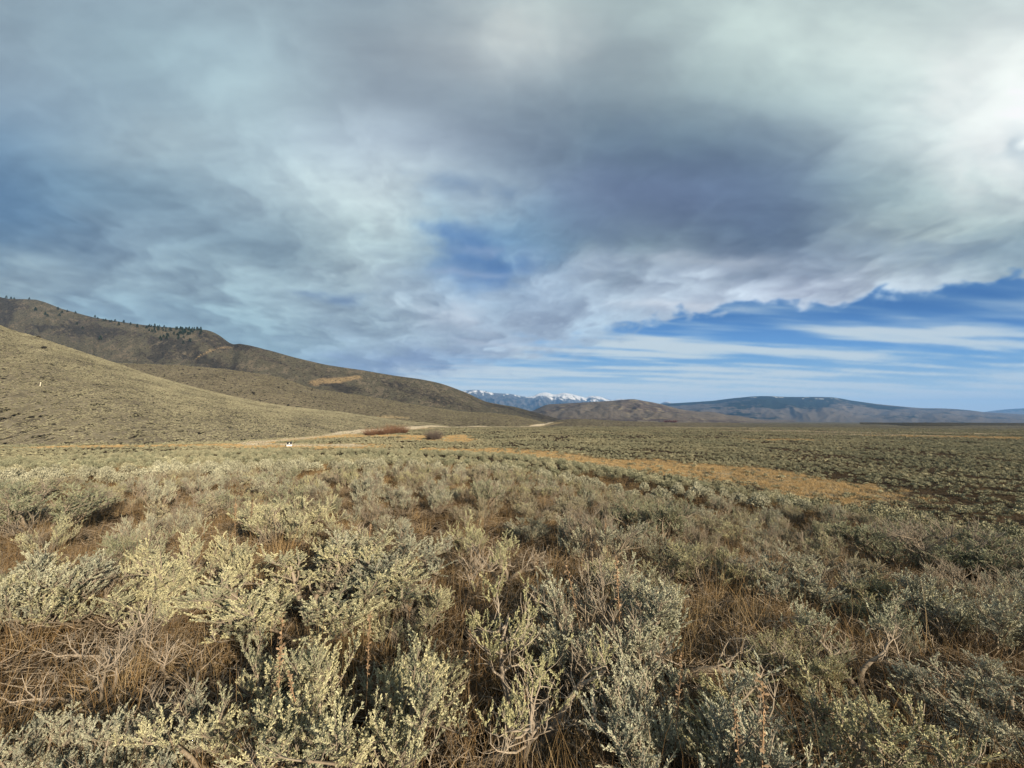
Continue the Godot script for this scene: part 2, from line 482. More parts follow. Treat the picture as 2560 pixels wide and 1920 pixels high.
# a sagebrush one metre wide and about "tall" high; two meshes: wood and leaves
func sagebrush_shape(sd: int, tall: float, mains: int, seconds: int, twigs: int, leaves: int, leaf: float, bare: float, wood_sides: int) -> Array:
	rng.seed = sd
	var wood := Geo.new()
	var green := Geo.new()
	var bark := Color(0.11, 0.085, 0.06)
	var pale := Color(0.27, 0.225, 0.175)
	var lean := Vector3(rng.randf_range(-0.2, 0.2), 0, rng.randf_range(-0.2, 0.2))
	for m in mains:
		var a := TAU * (m + rng.randf_range(-0.35, 0.35)) / mains
		var flat := sqrt(rng.randf_range(0.03, 1.0))
		var reach := 0.42 * flat
		var goal := Vector3(cos(a) * reach, tall * (0.98 - 0.5 * flat * flat) * rng.randf_range(0.8, 1.0), sin(a) * reach) + lean * tall
		var dir := goal.normalized()
		var long := goal.length() * 0.95
		var root := Vector3(cos(a), 0, sin(a)) * rng.randf_range(0.01, 0.05) - Vector3.UP * 0.04
		var p := grow(root, (dir + Vector3(cos(a), 0.1, sin(a)) * 0.5).normalized(), long, 6, 0.22, 0.14)
		var r0 := rng.randf_range(0.010, 0.019)
		wood.tube(p, [r0 * 1.3, r0 * 1.05, r0 * 0.9, r0 * 0.75, r0 * 0.6, r0 * 0.45, r0 * 0.25], wood_sides, bark, pale)
		var dead := rng.randf() < bare
		for s in seconds:
			var at_k := rng.randf_range(0.34, 1.0) * 6.0
			var i0 := mini(int(at_k), 5)
			var q: Vector3 = (p[i0] as Vector3).lerp(p[i0 + 1], at_k - i0)
			var away := (Vector3(q.x, 0.06, q.z).normalized() * 0.5 + Vector3.UP * 0.55 + rand_dir() * 0.75).normalized()
			var l2 := rng.randf_range(0.1, 0.21) * (1.0 if not dead else 1.25)
			var p2 := grow(q, away, l2, 3, 0.3, 0.2)
			wood.tube(p2, [0.0052, 0.0042, 0.0032, 0.0018], 3, bark.lerp(pale, 0.4), pale)
			var hue := rng.randf()
			var col := Color(0.35, 0.35, 0.262).lerp(Color(0.385, 0.368, 0.255), hue) if rng.randf() > 0.3 else Color(0.235, 0.24, 0.185)
			for w in twigs:
				var f := rng.randf_range(0.25, 1.0) * 3.0
				var i2 := mini(int(f), 2)
				var b: Vector3 = (p2[i2] as Vector3).lerp(p2[i2 + 1], f - i2)
				var d3 := (Vector3.UP * 0.75 + rand_dir() * 0.6 + Vector3(b.x, 0, b.z) * 0.6).normalized()
				var l3 := rng.randf_range(0.05, 0.115)
				var p3 := grow(b, d3, l3, 2, 0.25, 0.1)
				wood.tube(p3, [0.0021, 0.0016, 0.0009], 3, pale * 0.8, pale)
				if dead or rng.randf() < bare * 0.5: continue
				leafy_twig(green, p3[0], (p3[2] - p3[0]).normalized(), l3, leaves, leaf, col)
	return [wood.mesh(), green.mesh() if green.v.size() else null]

# gnarled old trunk that carries a flat crown of leaves, or none at all
func gnarled_shape(sd: int, tall: float, stems: int, leafy: float) -> Array:
	rng.seed = sd
	var wood := Geo.new()
	var green := Geo.new()
	var bark := Color(0.1, 0.078, 0.058)
	var pale := Color(0.34, 0.285, 0.225)
	for m in stems:
		var a := TAU * (m + rng.randf_range(-0.3, 0.3)) / stems
		var dir := Vector3(cos(a) * 0.75, 0.75, sin(a) * 0.75).normalized()
		var p := grow(Vector3(cos(a), -1.0, sin(a)) * 0.03, dir, tall * rng.randf_range(0.75, 1.0), 8, 0.42, 0.1)
		var r0 := rng.randf_range(0.016, 0.026)
		var rr := []
		for k in 9: rr.append(r0 * (1.25 - 0.12 * k))
		wood.tube(p, rr, 6, bark, pale)
		for s in 9:
			var at_k := rng.randf_range(0.3, 1.0) * 8.0
			var i0 := mini(int(at_k), 7)
			var q: Vector3 = (p[i0] as Vector3).lerp(p[i0 + 1], at_k - i0)
			var d2 := (rand_dir() * 0.9 + Vector3(q.x, 0.35, q.z)).normalized()
			var p2 := grow(q, d2, rng.randf_range(0.14, 0.32), 5, 0.42, 0.12)
			wood.tube(p2, [0.008, 0.0066, 0.0054, 0.0042, 0.003, 0.0014], 4, bark.lerp(pale, 0.55), pale)
			for w in 8:
				var f := rng.randf_range(0.3, 1.0) * 5.0
				var i2 := mini(int(f), 4)
				var b: Vector3 = (p2[i2] as Vector3).lerp(p2[i2 + 1], f - i2)
				var p3 := grow(b, (rand_dir() + Vector3.UP * 0.5).normalized(), rng.randf_range(0.06, 0.17), 3, 0.35, 0.1)
				wood.tube(p3, [0.0026, 0.002, 0.0015, 0.0008], 3, pale * 0.85, pale)
				if rng.randf() < leafy and b.y > tall * 0.42:
					for y in 4:
						var b4: Vector3 = p3[1 + y % 3]
						leafy_twig(green, b4, (Vector3.UP * 0.8 + rand_dir() * 0.6).normalized(), 0.085, 32, 0.015, Color(0.335, 0.33, 0.23))
	return [wood.mesh(), green.mesh() if green.v.size() else null]

func seed_stalk_shape(sd: int) -> ArrayMesh:
	rng.seed = sd
	var g := Geo.new()
	var p := grow(Vector3.ZERO, Vector3(rng.randf_range(-0.1, 0.1), 1, rng.randf_range(-0.1, 0.1)), 0.42, 4, 0.05, 0.1)
	g.tube(p, [0.0022, 0.002, 0.0017, 0.0014, 0.0008], 3, Color(0.24, 0.165, 0.1), Color(0.29, 0.185, 0.105))
	for k in 90:
		var f := rng.randf_range(1.6, 4.0)
		var i0 := mini(int(f), 3)
		var q: Vector3 = (p[i0] as Vector3).lerp(p[i0 + 1], f - i0)
		var o := (rand_dir() + Vector3.UP * 0.7).normalized()
		var l := rng.randf_range(0.008, 0.017)
		var side := o.cross(rand_dir()).normalized() * 0.0032
		g.kite(q, q + o * l * 0.7 - side, q + o * l, q + o * l * 0.7 + side, Color(0.26, 0.18, 0.115) * rng.randf_range(0.7, 1.15))
	return g.mesh()

# leaf scraps through a low dome: for bushes too far off to show twigs
func scrub_shape(sd: int, tall: float, pieces: int, size: float) -> ArrayMesh:
	rng.seed = sd
	var g := Geo.new()
	var lobes := []
	for k in 5:
		var a := rng.randf() * TAU
		var r := rng.randf_range(0.0, 0.28)
		lobes.append(Vector3(cos(a) * r, tall * rng.randf_range(0.3, 0.62), sin(a) * r))
	for k in pieces:
		var l: Vector3 = lobes[k % 5]
		var d := rand_dir()
		d.y = absf(d.y) * 1.1 - 0.2
		var o := l + Vector3(d.x * 0.26, d.y * tall * 0.42, d.z * 0.26) * rng.randf_range(0.65, 1.0)
		o.y = maxf(o.y, 0.02)
		var out := (d * 0.8 + Vector3.UP * 0.7 + rand_dir() * 0.6).normalized()
		var side := out.cross(rand_dir()).normalized() * size * rng.randf_range(0.22, 0.4)
		var up := out * size * rng.randf_range(0.7, 1.3)
		var tone := Color(0.31, 0.3, 0.222) * rng.randf_range(0.7, 1.2)
		tone.a = 1.0
		g.kite(o - up * 0.4, o - side, o + up * 0.6, o + side, tone)
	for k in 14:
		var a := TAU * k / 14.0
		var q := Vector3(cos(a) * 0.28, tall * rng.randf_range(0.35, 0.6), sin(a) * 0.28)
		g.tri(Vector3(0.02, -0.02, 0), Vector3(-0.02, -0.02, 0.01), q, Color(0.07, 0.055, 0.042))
	return g.mesh()

func grass_shape(sd: int, blades: int, tall: float, spread: float, lie: float, width: float) -> ArrayMesh:
	rng.seed = sd
	var g := Geo.new()
	for k in blades:
		var a := rng.randf() * TAU
		var r := spread * sqrt(rng.randf())
		var p := Vector3(cos(a) * r, -0.015, sin(a) * r)
		var d := (Vector3.UP + Vector3(cos(a), 0, sin(a)) * rng.randf_range(0.0, 0.45) + rand_dir() * 0.3 + Vector3(rng.randfn(), 0, rng.randfn()) * lie).normalized()
		if d.y < 0.08: d = Vector3(d.x, 0.08, d.z).normalized()
		var l := tall * rng.randf_range(0.45, 1.1)
		var bend := Vector3(rng.randfn(), -0.35, rng.randfn()) * rng.randf_range(0.05, 0.28)
		var w := width * rng.randf_range(0.6, 1.3)
		var side := d.cross(rand_dir()).normalized() * w
		var hue := rng.randf()
		var col := Color(0.23, 0.14, 0.06).lerp(Color(0.36, 0.275, 0.16), hue) * rng.randf_range(0.55, 1.1)
		col.a = 1.0
		var k0 := g.v.size()
		for s in 4:
			var nn := side.cross(d).normalized()
			var ww := side * (1.0 - 0.3 * s)
			g.v.append(p - ww); g.v.append(p + ww); g.n.append(nn); g.n.append(nn); g.c.append(col); g.c.append(col)
			p += d * l / 3.0
			p.y = maxf(p.y, 0.004)
			d = (d + bend).normalized()
		for s in 3:
			var q := k0 + s * 2
			g.i.append_array(PackedInt32Array([q, q + 2, q + 1, q + 1, q + 2, q + 3]))
	return g.mesh()

var bushes := []
var heroes := []               # place and short name of each singled-out bush
var said := {}
var old_bushes := []
var stalks := []

func free_at(x: float, z: float, r: float, share: float) -> bool:
	for b in stand:
		var dx: float = b[0] - x
		var dz: float = b[1] - z
		var m: float = (b[2] + r) * share
		if dx * dx + dz * dz < m * m: return false
	return true

func in_opening(x: float, z: float, r: float) -> bool:
	for o in openings:
		if Vector2(x - o.x, z - o.y).length() < o.z + r * 0.6: return true
	return false

func set_bush(shape: Array, p: Vector3, wide: float, tall_scale: float, turn: float, tone: String, label: String, group: String, n_stalks: int, called := "sagebrush") -> Node3D:
	var o := thing(called, p, turn)
	o.scale = Vector3(wide, tall_scale, wide)
	part("branches", shape[0], mat.bark, o)
	if shape[1]: part("foliage", shape[1], mat[tone], o)
	for k in n_stalks:
		var s := part("seed_stalk", stalks[rng.randi() % stalks.size()], mat.grass, o)
		var a := rng.randf() * TAU
		var r := rng.randf_range(0.05, 0.4)
		s.position = Vector3(cos(a) * r, 0.14 - 0.1 * r, sin(a) * r)
		s.rotation = Vector3(rng.randf_range(-0.15, 0.15), rng.randf() * TAU, rng.randf_range(-0.15, 0.15))
		s.scale = Vector3.ONE * rng.randf_range(0.9, 1.4)
	tag(o, label, "shrub", group)
	stand.append([p.x, p.z, wide * 0.5])
	return o

func plant_heroes() -> void:
	var G := "foreground sagebrush"
	# px and py of the base, width in px, py of the top, variant, leaf tone, seed stalks, label
	var list := [
		[620, 1905, 330, 1590, 10, "sage_pale", 0, "open sagebrush with bare pale stems at the bottom edge, left of centre"],
		[890, 1925, 500, 1575, 0, "sage_pale", 3, "dense pale sagebrush with rust seed stalks at the bottom edge"],
		[330, 1975, 330, 1745, 1, "sage_grey", 0, "low sagebrush filling the bottom left corner beside dark grass"],
		[60, 1985, 260, 1800, 7, "sage_grey", 0, "small shaded sagebrush in the very corner at bottom left"],
		[770, 1590, 480, 1345, 2, "sage_pale", 0, "large bright yellow-green rounded sagebrush left of centre"],
		[1010, 1610, 240, 1475, 3, "sage_pale", 4, "small pale sagebrush with orange stalks beside the large bright one"],
		[60, 1575, 300, 1375, 4, "sage_grey", 0, "grey-green sagebrush at the left edge beside twisted dead stems"],
		[260, 1545, 330, 1345, 5, "sage_pale", 0, "sprawling pale sagebrush above the dark hollow on the left"],
		[490, 1520, 260, 1325, 0, "sage_pale", 0, "pale yellow sagebrush above the golden grass on the left"],
		[950, 1475, 330, 1295, 1, "sage_grey", 2, "broad grey sagebrush just behind the large bright bush"],
		[1265, 1455, 170, 1290, 11, "sage_pale", 0, "sagebrush with a bare zigzag trunk in tawny grass at centre"],
		[1300, 1885, 330, 1500, 12, "sage_olive", 2, "half-dead sagebrush with a fan of bare silver twigs and olive tuft"],
		[1500, 1710, 420, 1425, 3, "sage_grey", 2, "large spreading grey sagebrush on dark crooked trunks right of centre"],
		[1690, 1690, 300, 1455, 11, "sage_grey", 0, "leaning sagebrush with a forked pale trunk beside orange grass"],
		[1750, 1960, 540, 1665, 4, "sage_grey", 3, "dense dark sagebrush mound along the bottom edge"],
		[2070, 1970, 560, 1705, 5, "sage_olive", 1, "olive sagebrush mound at the bottom edge toward the right corner"],
		[2160, 1725, 240, 1490, 11, "sage_grey", 0, "gnarled tree-like sagebrush with a dark forked trunk on the right"],
		[2010, 1730, 220, 1575, 6, "sage_olive", 0, "round green sagebrush tucked left of the gnarled dark trunk"],
		[2240, 1590, 240, 1435, 2, "sage_olive", 0, "bright olive rounded sagebrush behind the gnarled trunk"],
		[2440, 1640, 300, 1420, 0, "sage_grey", 0, "grey sagebrush on a crooked dark trunk near the right edge"],
		[2540, 1880, 380, 1660, 2, "sage_grey", 0, "pale leafed sagebrush low at the right edge"],
		[1990, 1520, 250, 1360, 1, "sage_grey", 0, "grey sagebrush leaning over a shaded grass hollow on the right"],
		[1775, 1475, 190, 1335, 7, "sage_olive", 0, "yellow-green sagebrush above the orange grass patch on the right"],
		[2240, 1420, 230, 1275, 5, "sage_deep", 0, "dark green sagebrush on the lip of the slope at right"],
		[2400, 1440, 280, 1290, 8, "sage_deep", 0, "large dark sagebrush with a black hollow below, at right"],
		[2560, 1490, 260, 1330, 9, "sage_deep", 0, "dark sagebrush cut by the right edge on the slope lip"],
		[1480, 1415, 220, 1265, 8, "sage_grey", 1, "grey sagebrush behind the large spreading one at centre right"],
		[1640, 1360, 190, 1225, 6, "sage_deep", 0, "deep green sagebrush in the stand below the orange swale"],
		[90, 1345, 300, 1190, 9, "sage_deep", 0, "dark green sagebrush at the left edge above tawny grass"],
		[700, 1365, 240, 1240, 4, "sage_pale", 2, "pale sagebrush behind the large bright bush, left of centre"]]
	var short := ["the open bare-stemmed bush", "the pale bush with rust stalks", "the low corner bush", "the shaded corner bush", "the large bright rounded bush", "the small orange-stalked bush", "the grey left-edge bush", "the sprawling pale bush", "the pale yellow bush", "the broad grey bush", "the zigzag-trunked bush", "the half-dead olive-tufted bush", "the large spreading bush", "the leaning forked bush", "the dark bottom-edge mound", "the olive bottom-edge mound", "the gnarled tree-like bush", "the round green bush", "the bright olive bush", "the crooked-trunked right bush", "the pale right-edge bush", "the bush over the shaded hollow", "the yellow-green bush", "the dark lip bush", "the large dark right bush", "the dark cut-off right bush", "the grey centre-right bush", "the deep green swale bush", "the dark left-edge bush", "the pale bush behind the bright one"]
	for b in list:
		var old: bool = b[4] >= 10
		var p := at(b[0], minf(b[1], 1919.0)) if b[1] <= 1919 else Vector3.ZERO
		if b[1] > 1919:
			var s := sight(b[0], b[1])
			var d := EYE / -s.y
			p = Vector3(s.x * d, ground(s.x * d, -d), -d)
		heroes.append([p, short[heroes.size()]])
		var d0 := -p.z
		var wide: float = b[2] / FOCAL * d0 * 1.25
		var high := EYE + sight(b[0], b[3]).y * d0 - p.y
		var shape: Array = old_bushes[b[4] - 10] if old else bushes[b[4] % bushes.size()]
		var s_y: float = high / (0.7 if old else shape[2])
		var called := "sagebrush"
		var o := set_bush(shape, p, wide if not old else wide * 1.05, s_y, rng.randf() * TAU, b[5], b[7], G, b[6], called)
	# dead wood
	for q in [[1160, 1500, 0.75, "bare silver dead sagebrush with an arched trunk in tawny grass"], [150, 1560, 0.7, "pale dead branches sprawling over grass at lower left"], [1945, 1700, 0.5, "small dead sagebrush snag with curled twigs left of the gnarled trunk"], [250, 1760, 0.6, "low dead sagebrush twigs in the dark hollow at lower left"], [430, 1700, 0.5, "small dead sagebrush twigs between the open bush and dark hollow"], [330, 1660, 0.65, "tangle of grey dead sagebrush lying in the dark grass at lower left"], [640, 1330, 0.55, "grey dead sagebrush twigs among the pale bushes left of centre"], [2330, 1480, 0.5, "bleached dead twigs between the dark bushes on the right"]]:
		var p := at(q[0], q[1])
		set_bush([old_bushes[3][0], null], p, q[2], q[2] * 1.1, rng.randf() * TAU, "sage_dull", q[3], "dead sagebrush in the foreground", 0, "dead_sagebrush")

func beside(p: Vector3, wide: float, tone: String) -> String:
	var best := 0
	for k in heroes.size():
		if p.distance_to(heroes[k][0]) < p.distance_to(heroes[best][0]): best = k
	var q: Vector3 = heroes[best][0]
	var dx := p.x - q.x
	var dz := q.z - p.z
	var far := "close" if p.distance_to(q) < 0.9 else ("a step" if p.distance_to(q) < 1.8 else "well")
	var way := ("left of" if dx < 0 else "right of") if absf(dx) > absf(dz) else ("behind" if dz > 0 else "in front of")
	var looks: String = {"sage_pale": "pale", "sage_grey": "grey", "sage_olive": "olive", "sage_deep": "dark green", "sage_dull": "dull brown-grey"}[tone]
	var size := "small" if wide < 0.7 else ("broad" if wide > 1.1 else "mid-sized")
	for extra in ["", "rounded ", "ragged ", "sparse ", "leafy "]:
		var t := "%s %s%s sagebrush %s %s %s" % [size, extra, looks, far, way, heroes[best][1]]
		if not said.has(t):
			said[t] = true
			return t
	return "sagebrush %s %s" % [way, heroes[best][1]]

func plant_stand() -> void:
	rng.seed = 4242
	var made := 0
	var tones := ["sage_pale", "sage_grey", "sage_grey", "sage_olive", "sage_deep", "sage_dull", "sage_dull"]
	var spots := []
	for tries in 14000:
		var d := sqrt(rng.randf()) * 22.0
		var t := rng.randf_range(-1.45, 1.45)
		var x := t * d
		var r := sqrt(x * x + d * d)
		if d < 2.1 or r > 27.0: continue
		var az := rad_to_deg(atan2(x, d))
		if r > table(bench, az, 1) * 1.35: continue
		if d < 3.6 and rng.randf() < (0.8 if x < 0.9 else 0.45): continue
		var wide := rng.randf_range(0.6, 1.1) + 0.4 * pow(rng.randf(), 4.0)
		if d < 4.0: wide *= 0.65
		if n_patch.get_noise_2d(x * 0.3, d * 0.3) < -0.28 or not free_at(x, -d, wide * 0.5, 0.97) or in_opening(x, -d, wide * 0.5): continue
		stand.append([x, -d, wide * 0.5])
		spots.append([d, x, wide])
	spots.sort_custom(func(a, b): return a[0] * a[0] + a[1] * a[1] < b[0] * b[0] + b[1] * b[1])
	var where := []
	var tints := []
	for s in spots:
		var p := Vector3(s[1], ground(s[1], -s[0]) - 0.02, -s[0])
		var az := rad_to_deg(atan2(s[1], s[0]))
		var near := p.length() < 8.5
		if made < 262:
			var side := "left" if az < -18 else ("right" if az > 22 else "middle")
			var label: String = {"left": "%s sagebrush in the crowded stand on the left of the slope", "right": "%s sagebrush in the stand on the right, toward the slope lip", "middle": "%s sagebrush in the stand at the middle of the slope"}[side] % ("smaller distant")
			var tone: String = tones[rng.randi() % tones.size()]
			if near:
				label = beside(p, s[2], tone)
				var sh: Array = bushes[rng.randi() % bushes.size()]
				set_bush(sh, p, s[2], rng.randf_range(0.42, 0.72) * (0.55 + 0.5 * s[2]) / sh[2], rng.randf() * TAU, tone, label, "%s sagebrush, %s of the slope" % ["near" if near else "distant", side], rng.randi_range(1, 2) if rng.randf() < 0.2 else 0)
			else:
				var sh: Array = mid_bushes[rng.randi() % mid_bushes.size()]
				set_bush(sh, p, s[2], rng.randf_range(0.42, 0.85) * (0.5 + 0.55 * s[2]) / sh[2], rng.randf() * TAU, tone, label, "%s sagebrush, %s of the slope" % ["near" if near else "distant", side], 0)
			made += 1
		else:
			where.append(Transform3D(Basis(Vector3.UP, rng.randf() * TAU).scaled(Vector3(s[2], rng.randf_range(0.8, 1.2), s[2])), p))
			tints.append(Color(1, 1, 1) * rng.randf_range(0.75, 1.1))
	var rest := []
	var rest_c := []
	var gz := -4.0  # begins behind the camera: unseen bushes added there to shade the foreground
	while gz < 92.0:
		var gap := 1.08 if gz < 60.0 else 1.25
		gz += gap
		var gx0 := -1.5 * maxf(gz, 3.0)
		while gx0 < 1.45 * maxf(gz, 3.0):
			gx0 += gap
			var x := gx0 + rng.randf_range(-0.42, 0.42)
			var d := gz + rng.randf_range(-0.42, 0.42)
			var r := sqrt(x * x + d * d)
			var az := rad_to_deg(atan2(x, d))
			var edge := table(bench, az, 1)
			if d < 1.2 and (absf(x) < 0.7 and d > -0.9 or d > -0.5 and absf(x) < 2.5 + d): continue      # room to stand
			if d >= 1.2 and (r < minf(27.0, edge * 1.3) or d < 9.0) or r > edge * 1.15 + 14.0: continue
			if d > 0.0 and d < 24.0 and not free_at(x, -d, 0.5, 0.95): continue
			if d > 20.0 and straw(x, -d) > rng.randf_range(0.15, 1.15): continue
			if rng.randf() < 0.1 or n_patch.get_noise_2d(x * 0.11 + 9.0, d * 0.11) < -0.3: continue
			var s := rng.randf_range(0.6, 1.15)
			rest.append(Transform3D(Basis(Vector3.UP, rng.randf() * TAU).scaled(Vector3(s, rng.randf_range(0.65, 1.2), s)), Vector3(x, ground(x, -d) - 0.02, -d)))
			var k := rng.randf()
			rest_c.append(Color(1.05, 1.01, 0.92).lerp(Color(0.66, 0.7, 0.64), k) * rng.randf_range(0.75, 1.1))
	print("stand: ", made, " singles, ", where.size(), " + ", rest.size(), " massed")
	var o := thing("sagebrush_cover", Vector3.ZERO)
	tag(o, "sagebrush cover running on to the edge of the bench", "shrub cover", "", "stuff")
	for k in mid_mass.size():
		var w := []
		var c := []
		for j in range(k, where.size(), mid_mass.size()): w.append(where[j]); c.append(tints[j])
		for j in range(k, rest.size(), mid_mass.size()): w.append(rest[j]); c.append(rest_c[j])
		if w.size(): many("foliage", mid_mass[k], mat.far_scrub, w, c, o)

var mid_bushes := []
var mid_mass := []

func plant_far() -> void:
	rng.seed = 99
	var shapes := []
	for k in 4: shapes.append(scrub_shape(500 + k, 0.5, 80, 0.15))
	# the plain
	var w := []; var c := []
	var places := PackedVector2Array()
	var gz := 26.0
	while gz < 170.0:
		gz += 0.95
		var gx := -1.45 * gz
		while gx < 1.45 * gz:
			gx += 0.95
			places.append(Vector2(gx + rng.randf_range(-0.36, 0.36), gz + rng.randf_range(-0.36, 0.36)))
	for k in 150000:
		var far := sqrt(lerpf(0.125, 1.0, rng.randf())) * 480.0
		if far > 260.0 and rng.randf() < (far - 260.0) / 320.0: continue
		places.append(Vector2(rng.randf_range(-1.45, 1.45) * far, far))
	for spot in places:
		var x := spot.x
		var d := spot.y
		var r := sqrt(x * x + d * d)
		var az := rad_to_deg(atan2(x, d))
		if r < table(bench, az, 1) * 1.15 + 12.0: continue
		if straw(x, -d) > rng.randf_range(0.15, 1.15): continue
		var thick := n_patch.get_noise_2d(x * 0.045 + 200.0, d * 0.02) + 0.5 * n_patch.get_noise_2d(x * 0.16, d * 0.12 + 90.0)
		if rng.randf() > 0.86 + 1.1 * thick: continue
		var g := ground(x, -d)
		if land(x, -d) > g + 0.05: continue
		var s := rng.randf_range(0.55, 1.05) + 0.5 * pow(rng.randf(), 3.0)
		w.append(Transform3D(Basis(Vector3.UP, rng.randf() * TAU).scaled(Vector3(s, s * rng.randf_range(0.75, 1.15), s)), Vector3(x, g - 0.03, -d)))
		c.append(Color(1.02, 0.97, 0.86).lerp(Color(0.72, 0.74, 0.68), clampf(rng.randf() * 0.7 + 0.9 * n_patch.get_noise_2d(x * 0.03, d * 0.015 + 40.0) + 0.15, 0.0, 1.0)) * rng.randf_range(0.65, 1.15))
	var o := thing("plain_sagebrush_cover", Vector3.ZERO)
	tag(o, "low sagebrush cover spread over the valley plain", "shrub cover", "", "stuff")
	for k in 4:
		var ww := []; var cc := []
		for j in range(k, w.size(), 4): ww.append(w[j]); cc.append(c[j])
		many("foliage", shapes[k], mat.far_scrub, ww, cc, o)
	print("plain: ", w.size())
	# the hills
	for spec in [["near_hill", 150000, "hill_sagebrush_cover", "tan sagebrush cover on the near hillside", Color(0.95, 0.92, 0.86), 0.4, 1.0], ["second_hill", 34000, "shoulder_sagebrush_cover", "sparse sagebrush cover on the second hill", Color(0.8, 0.76, 0.67), 0.7, 1.5]]:
		var hill: Dictionary = HILLS[spec[0]]
		w = []; c = []
		var t0: float = maxf(hill.rows[0][0], -1.5)
		var t1: float = hill.rows[hill.rows.size() - 1][0]
		for tries in int(spec[1]):
			var t := rng.randf_range(t0, t1)
			var dc := table(hill.rows, t, 2)
			var df := table(hill.rows, t, 3)
			var d := sqrt(lerpf(df * df, dc * dc * 1.15, rng.randf()))
			if rng.randf() > (dc - df) / 195.0: continue
			var h := hill_at(hill, t, d)
			if h < ground(t * d, -d): continue
			if straw(t * d, -d) > rng.randf_range(0.2, 0.9): continue
			var patch := n_patch.get_noise_2d(t * d * 0.03 + 500.0, d * 0.03) + 0.6 * n_patch.get_noise_2d(t * d * 0.13, d * 0.05 + 60.0)
			if rng.randf() > 0.85 + 0.8 * patch: continue
			var s := rng.randf_range(spec[5], spec[6]) + 0.7 * pow(rng.randf(), 9.0)
			w.append(Transform3D(Basis(Vector3.UP, rng.randf() * TAU).scaled(Vector3(s, s * 0.8, s)), Vector3(t * d, h - 0.05, -d)))
			c.append(spec[4] * rng.randf_range(0.7, 1.12) * (1.0 + 0.25 * patch))
		var oo := thing(spec[2], Vector3.ZERO)
		tag(oo, spec[3], "shrub cover", "", "stuff")
		for k in 4:
			var ww := []; var cc := []
			for j in range(k, w.size(), 4): ww.append(w[j]); cc.append(c[j])
			many("foliage", shapes[k], mat.far_scrub, ww, cc, oo)
		print(spec[0], ": ", w.size())

func plant_grass() -> void:
	rng.seed = 777
	var o := thing("dry_grass", Vector3.ZERO)
	tag(o, "dry tawny grass growing between the sagebrush", "grass", "", "stuff")
	var tufts := []
	for k in 4: tufts.append(grass_shape(60 + k, 60, 0.3, 0.11, 0.25, 0.0015))
	for k in 2: tufts.append(grass_shape(70 + k, 26, 0.58, 0.13, 0.06, 0.0014))
	for k in 3: tufts.append(grass_shape(80 + k, 90, 0.26, 0.2, 1.3, 0.0014))
	var w := []; var c := []
	for k in tufts.size(): w.append([]); c.append([])
	for tries in 12500:
		var d := pow(rng.randf(), 0.75) * 30.0
		var t := rng.randf_range(-1.5, 1.45)
		var x := t * d
		if d < 0.9: continue
		var r := sqrt(x * x + d * d)
		if r > table(bench, rad_to_deg(atan2(x, d)), 1) * 1.6: continue
		var open := in_opening(x, -d, 0.0)
		var k: int
		var q := rng.randf()
		if q < 0.42: k = rng.randi() % 4
		elif q < 0.62 and not open: k = 4 + rng.randi() % 2
		elif q < 0.72: continue
		else: k = 6 + rng.randi() % 3
		var s := rng.randf_range(0.7, 1.3)
		var b := Basis(Vector3.UP, rng.randf() * TAU).scaled(Vector3(s, s * rng.randf_range(0.8, 1.2), s))
		w[k].append(Transform3D(b, Vector3(x, ground(x, -d), -d)))
		var dark := 0.6 if k >= 6 else 1.0
		var age := clampf(0.5 + 0.9 * n_patch.get_noise_2d(x * 0.7, d * 0.7) + rng.randf_range(-0.3, 0.3), 0.0, 1.0)
		c[k].append(Color(0.48, 0.43, 0.4).lerp(Color(1.25, 1.25, 1.25), age) * rng.randf_range(0.7, 1.1) * dark)
	for k in tufts.size(): many("tuft", tufts[k], mat.grass, w[k], c[k], o)
	var sticks := Geo.new()
	for k in 34:
		var a := rng.randf() * TAU
		var q := Vector3(cos(a), 0.0, sin(a)) * 0.34 * sqrt(rng.randf()) + Vector3.UP * rng.randf_range(0.005, 0.05)
		var b := rng.randf() * TAU
		var p := grow(q, Vector3(cos(b), rng.randf_range(-0.05, 0.3), sin(b)).normalized(), rng.randf_range(0.05, 0.2), 3, 0.3, 0.0)
		var tone := Color(0.2, 0.16, 0.12) * rng.randf_range(0.5, 1.5)
		sticks.tube(p, [0.003, 0.0026, 0.002, 0.001], 3, tone, tone * 1.2)
	var tw := []; var tc := []
	for tries in 2600:
		var d := 1.2 + pow(rng.randf(), 0.8) * 12.0
		var x := rng.randf_range(-1.45, 1.45) * d
		tw.append(Transform3D(Basis(Vector3.UP, rng.randf() * TAU).scaled(Vector3.ONE * rng.randf_range(0.7, 1.4)), Vector3(x, ground(x, -d) + 0.01, -d)))
		tc.append(Color(1, 1, 1) * rng.randf_range(0.7, 1.2))
	var to := thing("fallen_twigs", Vector3.ZERO)
	tag(to, "grey fallen twigs littering the ground under the sagebrush", "litter", "", "stuff")
	many("twig", sticks.mesh(), mat.bark, tw, tc, to)
	var mo := thing("meadow_grass", Vector3.ZERO)
	tag(mo, "orange straw grass in the swale and along the road", "grass", "", "stuff")
	var mw := []; var mc := []
	var big := grass_shape(90, 40, 0.4, 0.45, 0.2, 0.012)
	for tries in 220000:
		if mw.size() > 40000: break
		var d := sqrt(rng.randf_range(0.01, 1.0)) * 220.0
		var x := rng.randf_range(-1.4, 1.4) * d
		if straw(x, -d) < rng.randf_range(0.1, 0.8): continue
		var s := rng.randf_range(0.6, 1.2)
		mw.append(Transform3D(Basis(Vector3.UP, rng.randf() * TAU).scaled(Vector3(s, s, s)), Vector3(x, land(x, -d), -d)))
		mc.append(Color(1.42, 1.4, 1.3) * rng.randf_range(0.8, 1.15))
	print("meadow: ", mw.size())
	many("tuft", big, mat.grass, mw, mc, mo)

